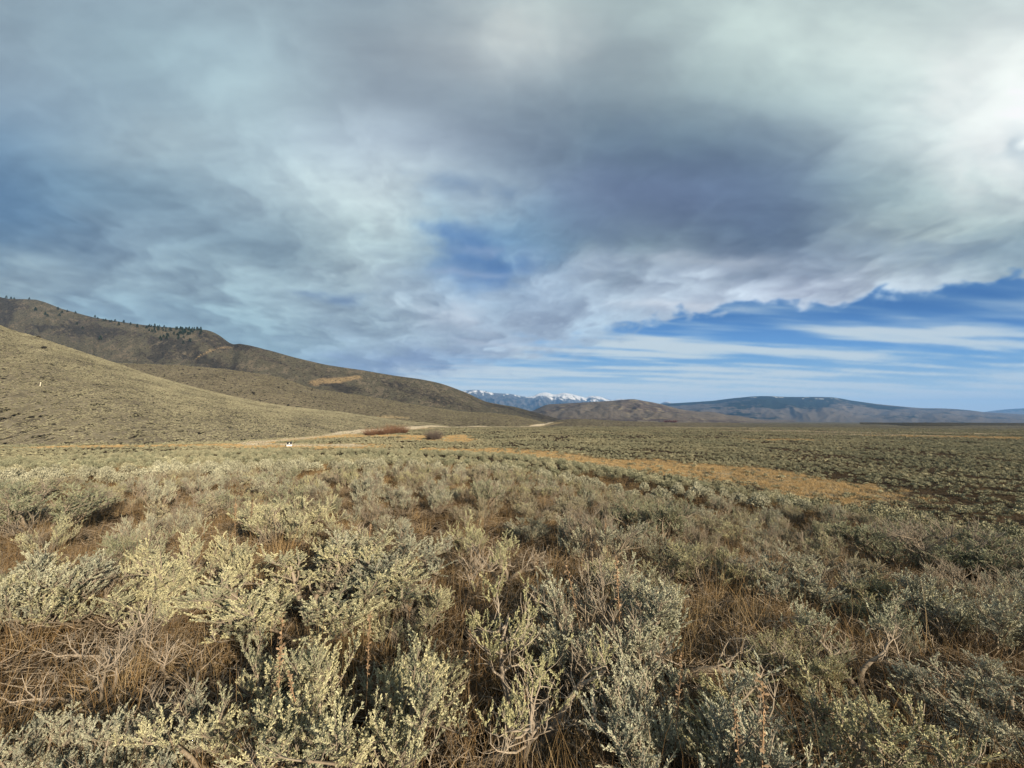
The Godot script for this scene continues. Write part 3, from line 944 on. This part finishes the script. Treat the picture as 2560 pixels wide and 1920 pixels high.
func conifer_shape(sd: int) -> Array:
	rng.seed = sd
	var wood := Geo.new()
	var green := Geo.new()
	wood.tube([Vector3(0, -0.4, 0), Vector3(0.05, 2.0, 0), Vector3(0, 5.6, 0)], [0.22, 0.16, 0.04], 5, Color(0.08, 0.06, 0.045), Color(0.08, 0.06, 0.045))
	for k in 150:
		var f := pow(rng.randf(), 0.8)
		var y := lerpf(0.4, 5.4, f)
		var r := (2.3 * (1.0 - f * 0.9)) * rng.randf_range(0.4, 1.0)
		var a := rng.randf() * TAU
		var o := Vector3(cos(a) * r, y - r * 0.15, sin(a) * r)
		var out := Vector3(cos(a), rng.randf_range(-0.3, 0.5), sin(a)).normalized()
		var side := out.cross(rand_dir()).normalized() * 0.2
		green.kite(o - out * 0.6, o - side * 1.7, o + out * 0.6, o + side * 1.7, Color(0.022, 0.036, 0.022) * rng.randf_range(0.7, 1.3))
	return [wood.mesh(), green.mesh()]

func plant_trees() -> void:
	rng.seed = 321
	var shapes := []
	for k in 3: shapes.append(conifer_shape(40 + k))
	var spots := []
	var crest: Dictionary = HILLS.back_ridge
	# px along the ridge, metres below the crest, height factor
	for q in [[10, 0, 1.1], [22, 1, 1.0], [30, 2, 0.9], [68, 1, 0.9], [86, 30, 1.5], [112, 38, 1.2], [118, 42, 1.0], [142, 8, 1.2], [148, 24, 1.1], [153, 14, 1.2], [166, 6, 0.9], [187, 4, 1.0], [193, 38, 1.0], [208, 46, 1.0], [237, 0, 1.0], [244, 5, 0.9], [255, 60, 1.6], [259, 8, 1.0], [264, 6, 1.0], [275, 8, 1.0], [279, 6, 0.9], [288, 4, 1.1], [298, 14, 1.3], [310, 3, 1.2], [327, 6, 1.0], [344, 14, 1.4]]:
		spots.append(q)
	for k in 80:
		var px := rng.randf_range(365, 505)
		spots.append([px, rng.randf_range(0, 1) * rng.randf_range(0, 62.0) * (1.0 - absf(px - 440.0) / 120.0) + 2.0, rng.randf_range(0.8, 1.35)])
	var k := 0
	for q in spots:
		var t := sight(q[0], 800).x
		var dc := table(crest.rows, t, 2)
		var d: float = dc - q[1] * 2.1
		var o := thing("conifer_tree", Vector3(t * d, hill_at(crest, t, d) - 0.2, -d), rng.randf() * TAU)
		var s: float = q[2] * 1.45
		o.scale = Vector3(s, s, s)
		var sh: Array = shapes[k % 3]
		part("trunk", sh[0], mat.bark, o)
		part("crown", sh[1], mat.needles, o)
		if q[0] < 200: tag(o, "small dark conifer high on the left part of the back ridge", "tree", "conifers on the high left ridge")
		elif q[0] < 360: tag(o, "dark conifer in the loose line along the middle of the ridge", "tree", "conifers along the ridge line")
		else: tag(o, "dark conifer in the dense grove at the ridge's right end", "tree", "conifers in the ridge grove")
		k += 1
	# dark round shrubs scattered on the hills
	var shrub := scrub_shape(611, 0.75, 160, 0.22)
	var names := ["on the near hill's upper slope", "on the second hill"]
	for q in [[97, 845, 3.4, 0], [108, 872, 3.6, 0], [376, 924, 3.6, 1], [457, 925, 3.6, 1], [499, 925, 3.8, 1], [588, 964, 2.8, 1], [633, 984, 4.6, 1], [696, 970, 4.2, 1], [719, 961, 4.0, 1], [752, 980, 3.2, 1], [779, 977, 4.6, 1], [781, 972, 3.0, 1], [789, 994, 3.0, 1], [721, 1014, 3.6, 1], [1026, 1016, 3.0, 1], [862, 1025, 2.6, 1], [1329, 1041, 3.0, 1], [1353, 1049, 3.0, 1], [902, 984, 4.0, 2], [880, 979, 3.0, 2], [940, 977, 3.6, 2], [1010, 992, 3.6, 2], [1127, 1017, 4.0, 2], [1172, 992, 4.0, 2], [1200, 1008, 4.0, 2], [1091, 990, 3.4, 2]]:
		var p := at(q[0], q[1])
		var o := thing("hillside_shrub", p - Vector3.UP * 0.1, rng.randf() * TAU)
		o.scale = Vector3(q[2], q[2] * 0.8, q[2])
		part("foliage", shrub, mat.needles_shrub, o)
		tag(o, ["lone dark shrub high on the near tan hillside", "dark round shrub dotted on the second hill", "dark dot of a shrub on the shaded flank of the back ridge"][q[3]], "shrub", ["dark shrubs on the near hill", "dark shrubs on the second hill", "dark shrubs on the back ridge flank"][q[3]])

func thicket_shape(sd: int, stems: int, col: Color, tip: Color) -> ArrayMesh:
	rng.seed = sd
	var g := Geo.new()
	for k in stems:
		var a := rng.randf() * TAU
		var r := 0.36 * sqrt(rng.randf())
		var dir := Vector3(cos(a) * r * 1.8, 1.0, sin(a) * r * 1.8).normalized()
		var l := 1.0 * sqrt(maxf(0.1, 1.0 - r * r * 3.2)) * rng.randf_range(0.5, 1.1)
		var p := grow(Vector3(cos(a) * r, -0.03, sin(a) * r), dir, l, 3, 0.16, 0.0)
		var tone := rng.randf_range(0.7, 1.2)
		g.tube(p, [0.009, 0.007, 0.005, 0.002], 3, col * tone, tip * tone)
		for w in 4:
			var q: Vector3 = p[1 + w % 3]
			var p2 := grow(q, (dir + rand_dir() * 0.6).normalized(), l * 0.3, 2, 0.2, 0.0)
			g.tube(p2, [0.007, 0.005, 0.003], 3, tip * tone, tip * tone)
	return g.mesh()

func build_landmarks() -> void:
	rng.seed = 55
	var willow := thicket_shape(701, 190, Color(0.13, 0.076, 0.05), Color(0.175, 0.098, 0.06))
	var list := [[925, 1089, 5.0, 2.3, "rust-brown willow clump at the left end of the roadside thicket"], [950, 1088, 5.5, 2.5, "second rust-brown willow clump of the thicket below the road"], [975, 1085, 4.6, 3.0, "tallest willow clump with a pointed top in the roadside thicket"], [988, 1084, 4.6, 2.4, "dark rust willow clump in the middle right of the thicket"], [1005, 1083, 5.2, 2.5, "rust-brown willow clump at the right end of the roadside thicket"]]
	for q in list:
		var p := at(q[0], q[1])
		var o := thing("willow_clump", p, rng.randf() * TAU)
		var s: float = -p.z / 190.0
		o.scale = Vector3(q[2] * s, q[3] * s * 1.5, q[2] * s)
		part("stems", willow, mat.bark, o)
		tag(o, q[4], "shrub", "willow clumps beside the dirt road")
	var grey := thicket_shape(702, 320, Color(0.12, 0.09, 0.075), Color(0.17, 0.135, 0.115))
	var p := at(1085, 1100)
	var o := thing("bare_shrub", p, 0.4)
	var s := -p.z / FOCAL
	o.scale = Vector3(30 * s * 1.1, 20 * s * 1.25, 30 * s)
	part("stems", grey, mat.bark, o)
	tag(o, "round grey leafless shrub beside the small orange grass patch", "shrub")
	# rabbitbrush, still yellow
	var yellow := scrub_shape(612, 0.6, 220, 0.12)
	for q in [[1050, 1133, "leftmost yellow rabbitbrush in the row at the bench edge"], [1072, 1131, "second yellow rabbitbrush from the left at the bench edge"], [1096, 1132, "third yellow rabbitbrush from the left at the bench edge"], [1118, 1134, "rightmost yellow rabbitbrush in the row at the bench edge"]]:
		var y := at(q[0], q[1])
		var b := thing("rabbitbrush", y, rng.randf() * TAU)
		b.scale = Vector3(1.7, 1.2, 1.7)
		part("foliage", yellow, mat.rabbit, b)
		tag(b, q[2], "shrub", "yellow rabbitbrush at the bench edge")
	# thicket at the foot of the brown hill, far off
	var far_red := thicket_shape(703, 200, Color(0.07, 0.03, 0.022), Color(0.1, 0.04, 0.028))
	for q in [[1667, 0, "left one of two dark red thickets at the brown hill's foot"], [1683, 0, "right one of two dark red thickets at the brown hill's foot"]]:
		var si := sight(q[0], 1056)
		var d := 1395.0
		var b := thing("red_thicket", Vector3(si.x * d, EYE + si.y * d, -d), rng.randf() * TAU)
		b.scale = Vector3(24, 8, 14)
		part("stems", far_red, mat.bark, b)
		tag(b, q[2], "thicket", "dark red thickets below the brown hill")
	# marker post on the near hill
	var f := at(100, 966)
	var post := thing("marker_post", f, 0.3)
	var g := Geo.new()
	g.tube([Vector3(0, -0.3, 0), Vector3(0.03, 0.9, 0), Vector3(0.14, 2.0, 0.02)], [0.13, 0.12, 0.11], 8, Color(0.75, 0.68, 0.54), Color(0.72, 0.66, 0.53))
	part("stake", g.mesh(), mat.painted, post)
	g = Geo.new()
	g.tube([Vector3(0.14, 2.0, 0.02), Vector3(0.145, 2.06, 0.02), Vector3(0.15, 2.1, 0.02)], [0.112, 0.09, 0.01], 8, Color(0.62, 0.56, 0.44), Color(0.62, 0.56, 0.44))
	part("cap", g.mesh(), mat.painted, post)
	tag(post, "slightly leaning white marker post alone on the near hillside", "post")
	# sale sign at the junction
	var sp := at(723, 1117)
	var k := -sp.z / FOCAL
	var sign := thing("roadside_sign", sp, 0.38)
	var w := 11.0 * k
	var h := 10.5 * k
	var panel := Geo.new()
	panel.box(Vector3(-w / 2, h * 0.12, -0.02), Vector3(w / 2, h * 0.5, 0.02), Color(0.66, 0.66, 0.64))
	part("white_panel", panel.mesh(), mat.painted, sign)
	var dark := Geo.new()
	dark.box(Vector3(-w / 2, h * 0.505, -0.02), Vector3(w / 2, h * 1.15, 0.02), Color(0.01, 0.011, 0.012))
	var dp := part("dark_panel", dark.mesh(), mat.painted, sign)
	var em := Geo.new()
	em.box(Vector3(-w * 0.11, h * 0.7, 0.021), Vector3(w * 0.11, h * 0.84, 0.03), Color(0.75, 0.75, 0.72))
	em.box(Vector3(-w * 0.06, h * 0.861, 0.021), Vector3(w * 0.06, h * 0.95, 0.03), Color(0.75, 0.75, 0.72))
	part("emblem", em.mesh(), mat.painted, dp)
	for sx in [-1, 1]:
		var pg := Geo.new()
		pg.box(Vector3(sx * w * 0.53 - 0.03, -0.3, -0.03), Vector3(sx * w * 0.53 + 0.03, h * 0.9, 0.03), Color(0.5, 0.5, 0.48))
		part("post", pg.mesh(), mat.painted, sign)
	tag(sign, "small white and black sign on two posts beside the dirt road", "sign")

# ------------------------------------------------------------------ sky
func sky_image() -> ImageTexture:
	var W := 3072
	var H := 1536
	var half := W / 2
	var up := H / 2
	# cloud colours met along the survey grid, sRGB
	# columns every 320, rows every 120 of the survey's angles, from (-320, -120)
	var grid := [
		[[142, 158, 172], [145, 160, 173], [145, 162, 175], [148, 163, 175], [150, 163, 175], [160, 172, 180], [160, 174, 179], [168, 182, 186], [178, 191, 193], [188, 199, 201], [175, 188, 193]],
		[[135, 153, 169], [138, 157, 171], [142, 162, 176], [147, 165, 177], [138, 153, 165], [168, 180, 185], [160, 175, 179], [176, 191, 193], [186, 200, 201], [206, 216, 217], [190, 202, 205]],
		[[138, 157, 173], [142, 162, 177], [147, 169, 182], [158, 179, 191], [138, 151, 163], [178, 188, 193], [148, 162, 169], [184, 200, 201], [202, 214, 214], [228, 234, 234], [200, 210, 213]],
		[[130, 153, 175], [136, 158, 177], [150, 172, 186], [164, 185, 196], [142, 156, 170], [138, 153, 166], [128, 143, 154], [162, 180, 185], [205, 219, 220], [240, 245, 245], [205, 214, 217]],
		[[108, 135, 163], [114, 141, 167], [150, 170, 183], [166, 186, 198], [168, 183, 198], [122, 138, 157], [106, 125, 144], [118, 136, 153], [187, 202, 206], [236, 242, 244], [195, 206, 213]],
		[[92, 121, 153], [94, 123, 154], [120, 145, 165], [160, 180, 192], [185, 200, 208], [140, 160, 180], [102, 118, 147], [102, 120, 145], [154, 173, 179], [205, 216, 217], [175, 190, 196]],
		[[98, 124, 150], [100, 126, 152], [123, 145, 164], [132, 154, 169], [170, 189, 197], [122, 153, 180], [113, 131, 147], [102, 118, 140], [168, 183, 186], [138, 157, 166], [145, 163, 171]],
		[[134, 155, 166], [138, 157, 168], [138, 159, 173], [142, 163, 176], [158, 176, 190], [150, 171, 195], [164, 179, 197], [185, 196, 214], [182, 194, 208], [172, 187, 199], [165, 180, 194]],
		[[134, 162, 180], [136, 163, 181], [140, 167, 185], [144, 169, 183], [150, 169, 186], [154, 170, 191], [160, 179, 200], [185, 198, 216], [195, 206, 219], [190, 203, 217], [182, 196, 210]],
		[[140, 167, 185], [142, 169, 187], [146, 172, 190], [152, 175, 195], [156, 175, 195], [161, 182, 206], [170, 194, 216], [178, 200, 216], [180, 202, 216], [182, 202, 214], [180, 200, 212]],
		[[175, 193, 204], [176, 194, 205], [182, 198, 209], [188, 203, 213], [196, 208, 216], [196, 210, 218], [196, 210, 217], [190, 206, 214], [186, 204, 212], [184, 202, 210], [182, 200, 208]]]
	var flat := PackedFloat32Array()
	for row in grid:
		for q in row: flat.append_array(PackedFloat32Array([q[0], q[1], q[2]]))
	var small := Image.create_from_data(11, 11, false, Image.FORMAT_RGBF, flat.to_byte_array())
	small.resize(352, 352, Image.INTERPOLATE_CUBIC)
	var tone := small.get_data().to_float32_array()
	# edge below which the deck opens onto clear sky
	var edge := [[-2000.0, 1400.0], [820.0, 1100.0], [930.0, 1000.0], [1030.0, 948.0], [1150.0, 915.0], [1300.0, 892.0], [1480.0, 862.0], [1600.0, 812.0], [1720.0, 775.0], [1850.0, 768.0], [2000.0, 764.0], [2150.0, 752.0], [2300.0, 736.0], [2450.0, 716.0], [2560.0, 694.0], [2900.0, 640.0], [4200.0, 500.0]]
	# px, py, reach x, reach y, strength, colour: single clouds and gaps
	var marks := [[1300.0, 962.0, 420.0, 34.0, 0.75, [228, 233, 233]], [1720.0, 500.0, 300.0, 130.0, 0.4, [96, 110, 138]], [1480.0, 560.0, 110.0, 90.0, 0.3, [98, 116, 148]], [1195.0, 655.0, 120.0, 60.0, 0.5, [52, 98, 168]], [1170.0, 600.0, 70.0, 50.0, 0.35, [80, 120, 180]], [1150.0, 468.0, 90.0, 30.0, 0.35, [100, 130, 170]], [1145.0, 788.0, 85.0, 30.0, 0.75, [205, 216, 228]], [850.0, 742.0, 90.0, 11.0, 0.55, [92, 118, 160]], [1300.0, 65.0, 150.0, 70.0, 0.35, [215, 220, 216]], [1000.0, 905.0, 190.0, 28.0, 0.4, [100, 122, 168]], [1250.0, 862.0, 120.0, 9.0, 0.5, [205, 214, 226]], [2420.0, 330.0, 120.0, 170.0, 0.45, [248, 250, 246]], [2545.0, 370.0, 50.0, 42.0, 0.3, [120, 145, 165]], [2330.0, 630.0, 230.0, 38.0, 0.45, [112, 132, 155]], [1215.0, 628.0, 80.0, 12.0, 0.5, [165, 182, 206]], [1170.0, 682.0, 90.0, 9.0, 0.5, [160, 178, 205]], [1420.0, 885.0, 130.0, 10.0, 0.6, [218, 224, 230]], [1700.0, 768.0, 120.0, 18.0, 0.55, [222, 226, 232]], [1790.0, 655.0, 160.0, 14.0, 0.5, [190, 200, 210]]]
	var a := FastNoiseLite.new(); a.seed = 3; a.fractal_octaves = 5; a.frequency = 1.0
	var b := FastNoiseLite.new(); b.seed = 8; b.fractal_octaves = 4; b.frequency = 1.0
	var data := PackedFloat32Array()
	data.resize(W * H * 3)
	var lin := PackedFloat32Array()
	lin.resize(1024)
	for k in 1024:
		lin[k] = Color(k / 1023.0, 0, 0).srgb_to_linear().r
	var cp := cos(PITCH)
	var sp := sin(PITCH)
	for j in up + 1:
		var el := (0.5 - (j + 0.5) / H) * PI
		var ce := cos(el)
		var se := sin(el)
		for k in half:
			var az := ((k + 0.5) / half - 0.5) * PI
			var dx := sin(az) * ce
			var dz := cos(az) * ce
			var depth := maxf(dz * cp + se * sp, 0.16)
			var px := 1280.0 + FOCAL * dx / depth
			var py := 960.0 - FOCAL * (se * cp - dz * sp) / depth
			# the cloud sheet lies flat overhead: its grain runs out to the horizon
			var sheet_x := dx / (se + 0.09)
			var sheet_z := dz / (se + 0.09)
			var n1 := a.get_noise_2d(sheet_x * 0.8 + 3.0, sheet_z * 0.42)
			var n2 := b.get_noise_2d(sheet_x * 2.2 + sheet_z * 0.3 + 0.5 * n1, sheet_z * 1.5 + 7.0)
			var n3 := a.get_noise_2d(px * 0.0042 + 0.6 * n2 + 20.0, py * 0.0085 + 0.4 * n1)
			var calm := clampf((py - 250.0) / 500.0, 0.0, 1.0)
			var qx := clampf((px + 130.0 * n1 + 36.0 * n2 + 320.0) / 320.0, 0.0, 10.0)
			var qy := clampf((py + 52.0 * n2 * (0.4 + 0.6 * calm) + 34.0 * n1 + 120.0) / 120.0, 0.0, 10.0)
			var ux := clampf((qx + 0.5) * 32.0 - 0.5, 0.0, 350.99)
			var uy := clampf((qy + 0.5) * 32.0 - 0.5, 0.0, 350.99)
			var ix := int(ux)
			var iy := int(uy)
			var fx := ux - ix
			var fy := uy - iy
			var p00 := (iy * 352 + ix) * 3
			var p10 := p00 + 352 * 3
			var cr := lerpf(lerpf(tone[p00], tone[p00 + 3], fx), lerpf(tone[p10], tone[p10 + 3], fx), fy)
			var cg := lerpf(lerpf(tone[p00 + 1], tone[p00 + 4], fx), lerpf(tone[p10 + 1], tone[p10 + 4], fx), fy)
			var cb := lerpf(lerpf(tone[p00 + 2], tone[p00 + 5], fx), lerpf(tone[p10 + 2], tone[p10 + 5], fx), fy)
			var bright := 1.05 + 0.08 * n2 * (0.35 + calm) + 0.06 * n1 + n3 * lerpf(0.07, 0.19, calm) + 0.08 * calm * b.get_noise_2d(px * 0.013 + n3, py * 0.03 + 31.0) + (0.1 * calm + 0.03) * (0.25 - absf(a.get_noise_2d(px * 0.003 - py * 0.002 + 0.8 * n2, py * 0.009 + 90.0)))
			cr *= bright; cg *= bright; cb *= bright * 0.85 + 0.14
			if py > -200.0:
				for m in marks:
					var wisp := b.get_noise_2d(px * 0.006 + 50.0, py * 0.009)
					var ex: float = (px + 45.0 * n2 + 95.0 * wisp + 60.0 * n3 - m[0]) / m[2]
					var ey: float = (py + 22.0 * n1 + 14.0 * n2 + 0.9 * m[3] * wisp - m[1]) / m[3]
					var e2 := ex * ex + ey * ey
					if e2 < 5.0:
						var w: float = m[4] * exp(-e2)
						cr = lerpf(cr, m[5][0], w); cg = lerpf(cg, m[5][1], w); cb = lerpf(cb, m[5][2], w)
			if py > 560.0:
				var ye := table(edge, px, 1)
				var fine := b.get_noise_2d(px * 0.011, py * 0.018)
				var soft := 16.0 if px > 1650.0 else lerpf(60.0, 16.0, clampf((px - 1200.0) / 450.0, 0.0, 1.0))
				var open := smoothstep(-soft, soft, py - ye + 30.0 * fine + 26.0 * n3 + 12.0 * n2)
				if open > 0.0:
					var f := clampf((py - 740.0) / 300.0, 0.0, 1.0)
					var br := lerpf(58.0, 105.0, smoothstep(0.0, 0.5, f)); var bg := lerpf(108.0, 160.0, smoothstep(0.0, 0.5, f)); var bb := lerpf(170.0, 212.0, smoothstep(0.0, 0.45, f))
					var h := smoothstep(0.4, 1.0, f)
					br = lerpf(br, 216.0, h); bg = lerpf(bg, 228.0, h); bb = lerpf(bb, 226.0, h)
					var hx := dx / (se + 0.035)
					var hz := dz / (se + 0.035)
					var streak := a.get_noise_2d(hx * 0.13 + hz * 0.06, hz * 0.7 - hx * 0.14) + 0.6 * b.get_noise_2d(hx * 0.45, hz * 1.9 - hx * 0.3)
					var ci := smoothstep(-0.3, 0.42, streak + 0.2 * f) * 0.92 * smoothstep(-0.1, 0.4, f + 0.22 * streak)
					br = lerpf(br, 210.0, ci); bg = lerpf(bg, 221.0, ci); bb = lerpf(bb, 224.0, ci)
					cr = lerpf(cr, br, open); cg = lerpf(cg, bg, open); cb = lerpf(cb, bb, open)
			var o1 := (j * W + (k - half / 2 + W) % W) * 3
			var lr := lin[clampi(int(cr * 4.0117), 0, 1023)]
			var lg := lin[clampi(int(cg * 4.0117), 0, 1023)]
			var lb := lin[clampi(int(cb * 4.0117), 0, 1023)]
			data[o1] = lr; data[o1 + 1] = lg; data[o1 + 2] = lb
			var o2 := (j * W + half / 2 + half - 1 - k) * 3    # behind: the same sky again
			data[o2] = lr; data[o2 + 1] = lg; data[o2 + 2] = lb
	for j in range(up + 1, H):
		for k in W:
			var o := (j * W + k) * 3
			data[o] = 0.16; data[o + 1] = 0.15; data[o + 2] = 0.11
	var im := Image.create_from_data(W, H, false, Image.FORMAT_RGBF, data.to_byte_array())
	return ImageTexture.create_from_image(im)

func _ready() -> void:
	rng.seed = 1
	var cam := Camera3D.new()
	cam.name = "camera"
	cam.fov = FOV
	cam.near = 0.05
	cam.far = 40000.0
	add_child(cam)
	cam.position = Vector3(0, EYE, 0)
	cam.rotation.x = PITCH
	cam.current = true
	var env := Environment.new()
	env.background_mode = Environment.BG_SKY
	env.tonemap_mode = Environment.TONE_MAPPER_LINEAR
	env.tonemap_exposure = EXPOSURE
	env.background_energy_multiplier = 1.0 / EXPOSURE
	env.sdfgi_enabled = true
	env.ssao_enabled = true
	env.ssil_enabled = true
	env.fog_enabled = true
	env.fog_density = 0.000045
	env.fog_light_color = Color(0.52, 0.73, 1.0)
	var pano := PanoramaSkyMaterial.new()
	var t0 := Time.get_ticks_msec()
	pano.panorama = sky_image()
	print("sky ", Time.get_ticks_msec() - t0)
	var sky := Sky.new()
	sky.sky_material = pano
	env.sky = sky
	var we := WorldEnvironment.new()
	we.name = "environment"
	we.environment = env
	add_child(we)
	var sun := DirectionalLight3D.new()
	sun.name = "sun"
	sun.light_energy = SUN_ENERGY
	sun.light_color = Color(1.0, 0.935, 0.82)
	sun.light_angular_distance = 0.9
	sun.shadow_enabled = true
	add_child(sun)
	# low behind the right shoulder
	var az := deg_to_rad(141.0)
	var el := deg_to_rad(19.5)
	var to_sun := Vector3(sin(az) * cos(el), sin(el), -cos(az) * cos(el))
	sun.look_at_from_position(to_sun * 50.0, Vector3.ZERO)

	make_materials()
	paint("needles_shrub", Color(0.16, 0.15, 0.16), 1.0, 0.1)
	paint("rabbit", Color(1.5, 1.15, 0.4), 0.9, 0.2)
	survey()
	for s in [[[[1420, 1146], [1500, 1156], [1600, 1165], [1750, 1182], [1900, 1204], [2050, 1228]], 9.5], [[[1220, 1126], [1330, 1134], [1420, 1146]], 8.0], [[[1650, 1154], [1800, 1170], [1950, 1186], [2150, 1222]], 5.0], [[[1140, 1104], [1135, 1090]], 8.5], [[[1090, 1102], [1010, 1098]], 4.0], [[[1090, 1124], [1230, 1130]], 7.0], [[[0, 1120], [300, 1116], [560, 1111], [640, 1112]], 4.5], [[[620, 1114], [723, 1115], [900, 1118]], 12.0], [[[612, 1110], [760, 1097], [870, 1087], [960, 1079], [1050, 1071]], 9.0], [[[1050, 1070], [1200, 1069], [1330, 1068]], 8.0], [[[860, 1093], [1000, 1089], [1080, 1097]], 9.0], [[[1860, 1077], [2000, 1077], [2130, 1081]], 38.0], [[[2050, 1084], [2200, 1088], [2350, 1091], [2600, 1097]], 30.0], [[[1700, 1068], [1860, 1070]], 45.0], [[[2350, 1083], [2600, 1087]], 36.0], [[[1340, 1064], [1395, 1057]], 12.0], [[[790, 955], [890, 943]], 17.0], [[[790, 962], [850, 955]], 10.0], [[[960, 1042], [1010, 1044]], 7.0], [[[495, 893], [530, 875], [575, 868]], 3.5], [[[1900, 1101], [1920, 1101]], 7.0], [[[1965, 1100], [2000, 1100]], 7.0]]:
		straw_strip(s[0], s[1])
	build_ground()
	build_hills()
	build_road([[612, 1109], [660, 1104], [760, 1095], [870, 1084], [960, 1076], [1050, 1068], [1110, 1067], [1200, 1067], [1300, 1067], [1345, 1063], [1378, 1056]], 5.6, "dirt_road")
	build_road([[600, 1109], [660, 1112], [760, 1113], [850, 1115], [900, 1118]], 5.0, "dirt_track")
	print("land ", Time.get_ticks_msec() - t0)
	for q in [[480, 1600, 0.45], [400, 1560, 0.3], [420, 1760, 0.2], [120, 1690, 0.25], [1230, 1620, 0.35], [1170, 1760, 0.28], [1180, 1880, 0.25], [1420, 1830, 0.3], [1540, 1850, 0.25], [1790, 1600, 0.42], [1720, 1760, 0.2], [1300, 1400, 0.5], [1170, 1420, 0.4], [120, 1420, 0.5], [230, 1330, 0.6], [2280, 1730, 0.4], [2420, 1760, 0.35], [1950, 1560, 0.3], [2150, 1500, 0.25], [1100, 1350, 0.35]]:
		var p := at(q[0], q[1])
		openings.append(Vector3(p.x, p.z, q[2]))
	for k in 10:
		var tall: float = [0.5, 0.62, 0.7, 0.55, 0.46, 0.66, 0.58, 0.74, 0.52, 0.6][k]
		var dead: float = [0.08, 0.15, 0.06, 0.28, 0.08, 0.12, 0.08, 0.25, 0.4, 0.12][k]
		var s := sagebrush_shape(100 + k * 7, tall, 13 + k % 4, 8, 12, 40, 0.0124, dead, 5)
		s.append(tall + 0.08)
		bushes.append(s)
	old_bushes.append(sagebrush_shape(301, 0.6, 6, 8, 12, 32, 0.0145, 0.3, 6))
	old_bushes.append(gnarled_shape(311, 0.7, 3, 0.85))
	old_bushes.append(gnarled_shape(321, 0.72, 4, 0.4))
	old_bushes.append(gnarled_shape(331, 0.7, 3, 0.0))
	for k in 4: stalks.append(seed_stalk_shape(400 + k))
	for k in 6:
		var tall := 0.55 + 0.06 * (k % 3)
		var s := sagebrush_shape(200 + k * 7, tall, 11 + k % 3, 8, 10, 13, 0.022, 0.1 + 0.08 * (k % 4), 3)
		s.append(tall + 0.08)
		mid_bushes.append(s)
	for k in 5: mid_mass.append(scrub_shape(440 + k, 0.72, 700, 0.06))
	print("shapes ", Time.get_ticks_msec() - t0)
	rng.seed = 2024
	plant_heroes()
	plant_stand()
	print("stand ", Time.get_ticks_msec() - t0)
	plant_far()
	plant_grass()
	plant_trees()
	build_landmarks()
	print("done ", Time.get_ticks_msec() - t0)
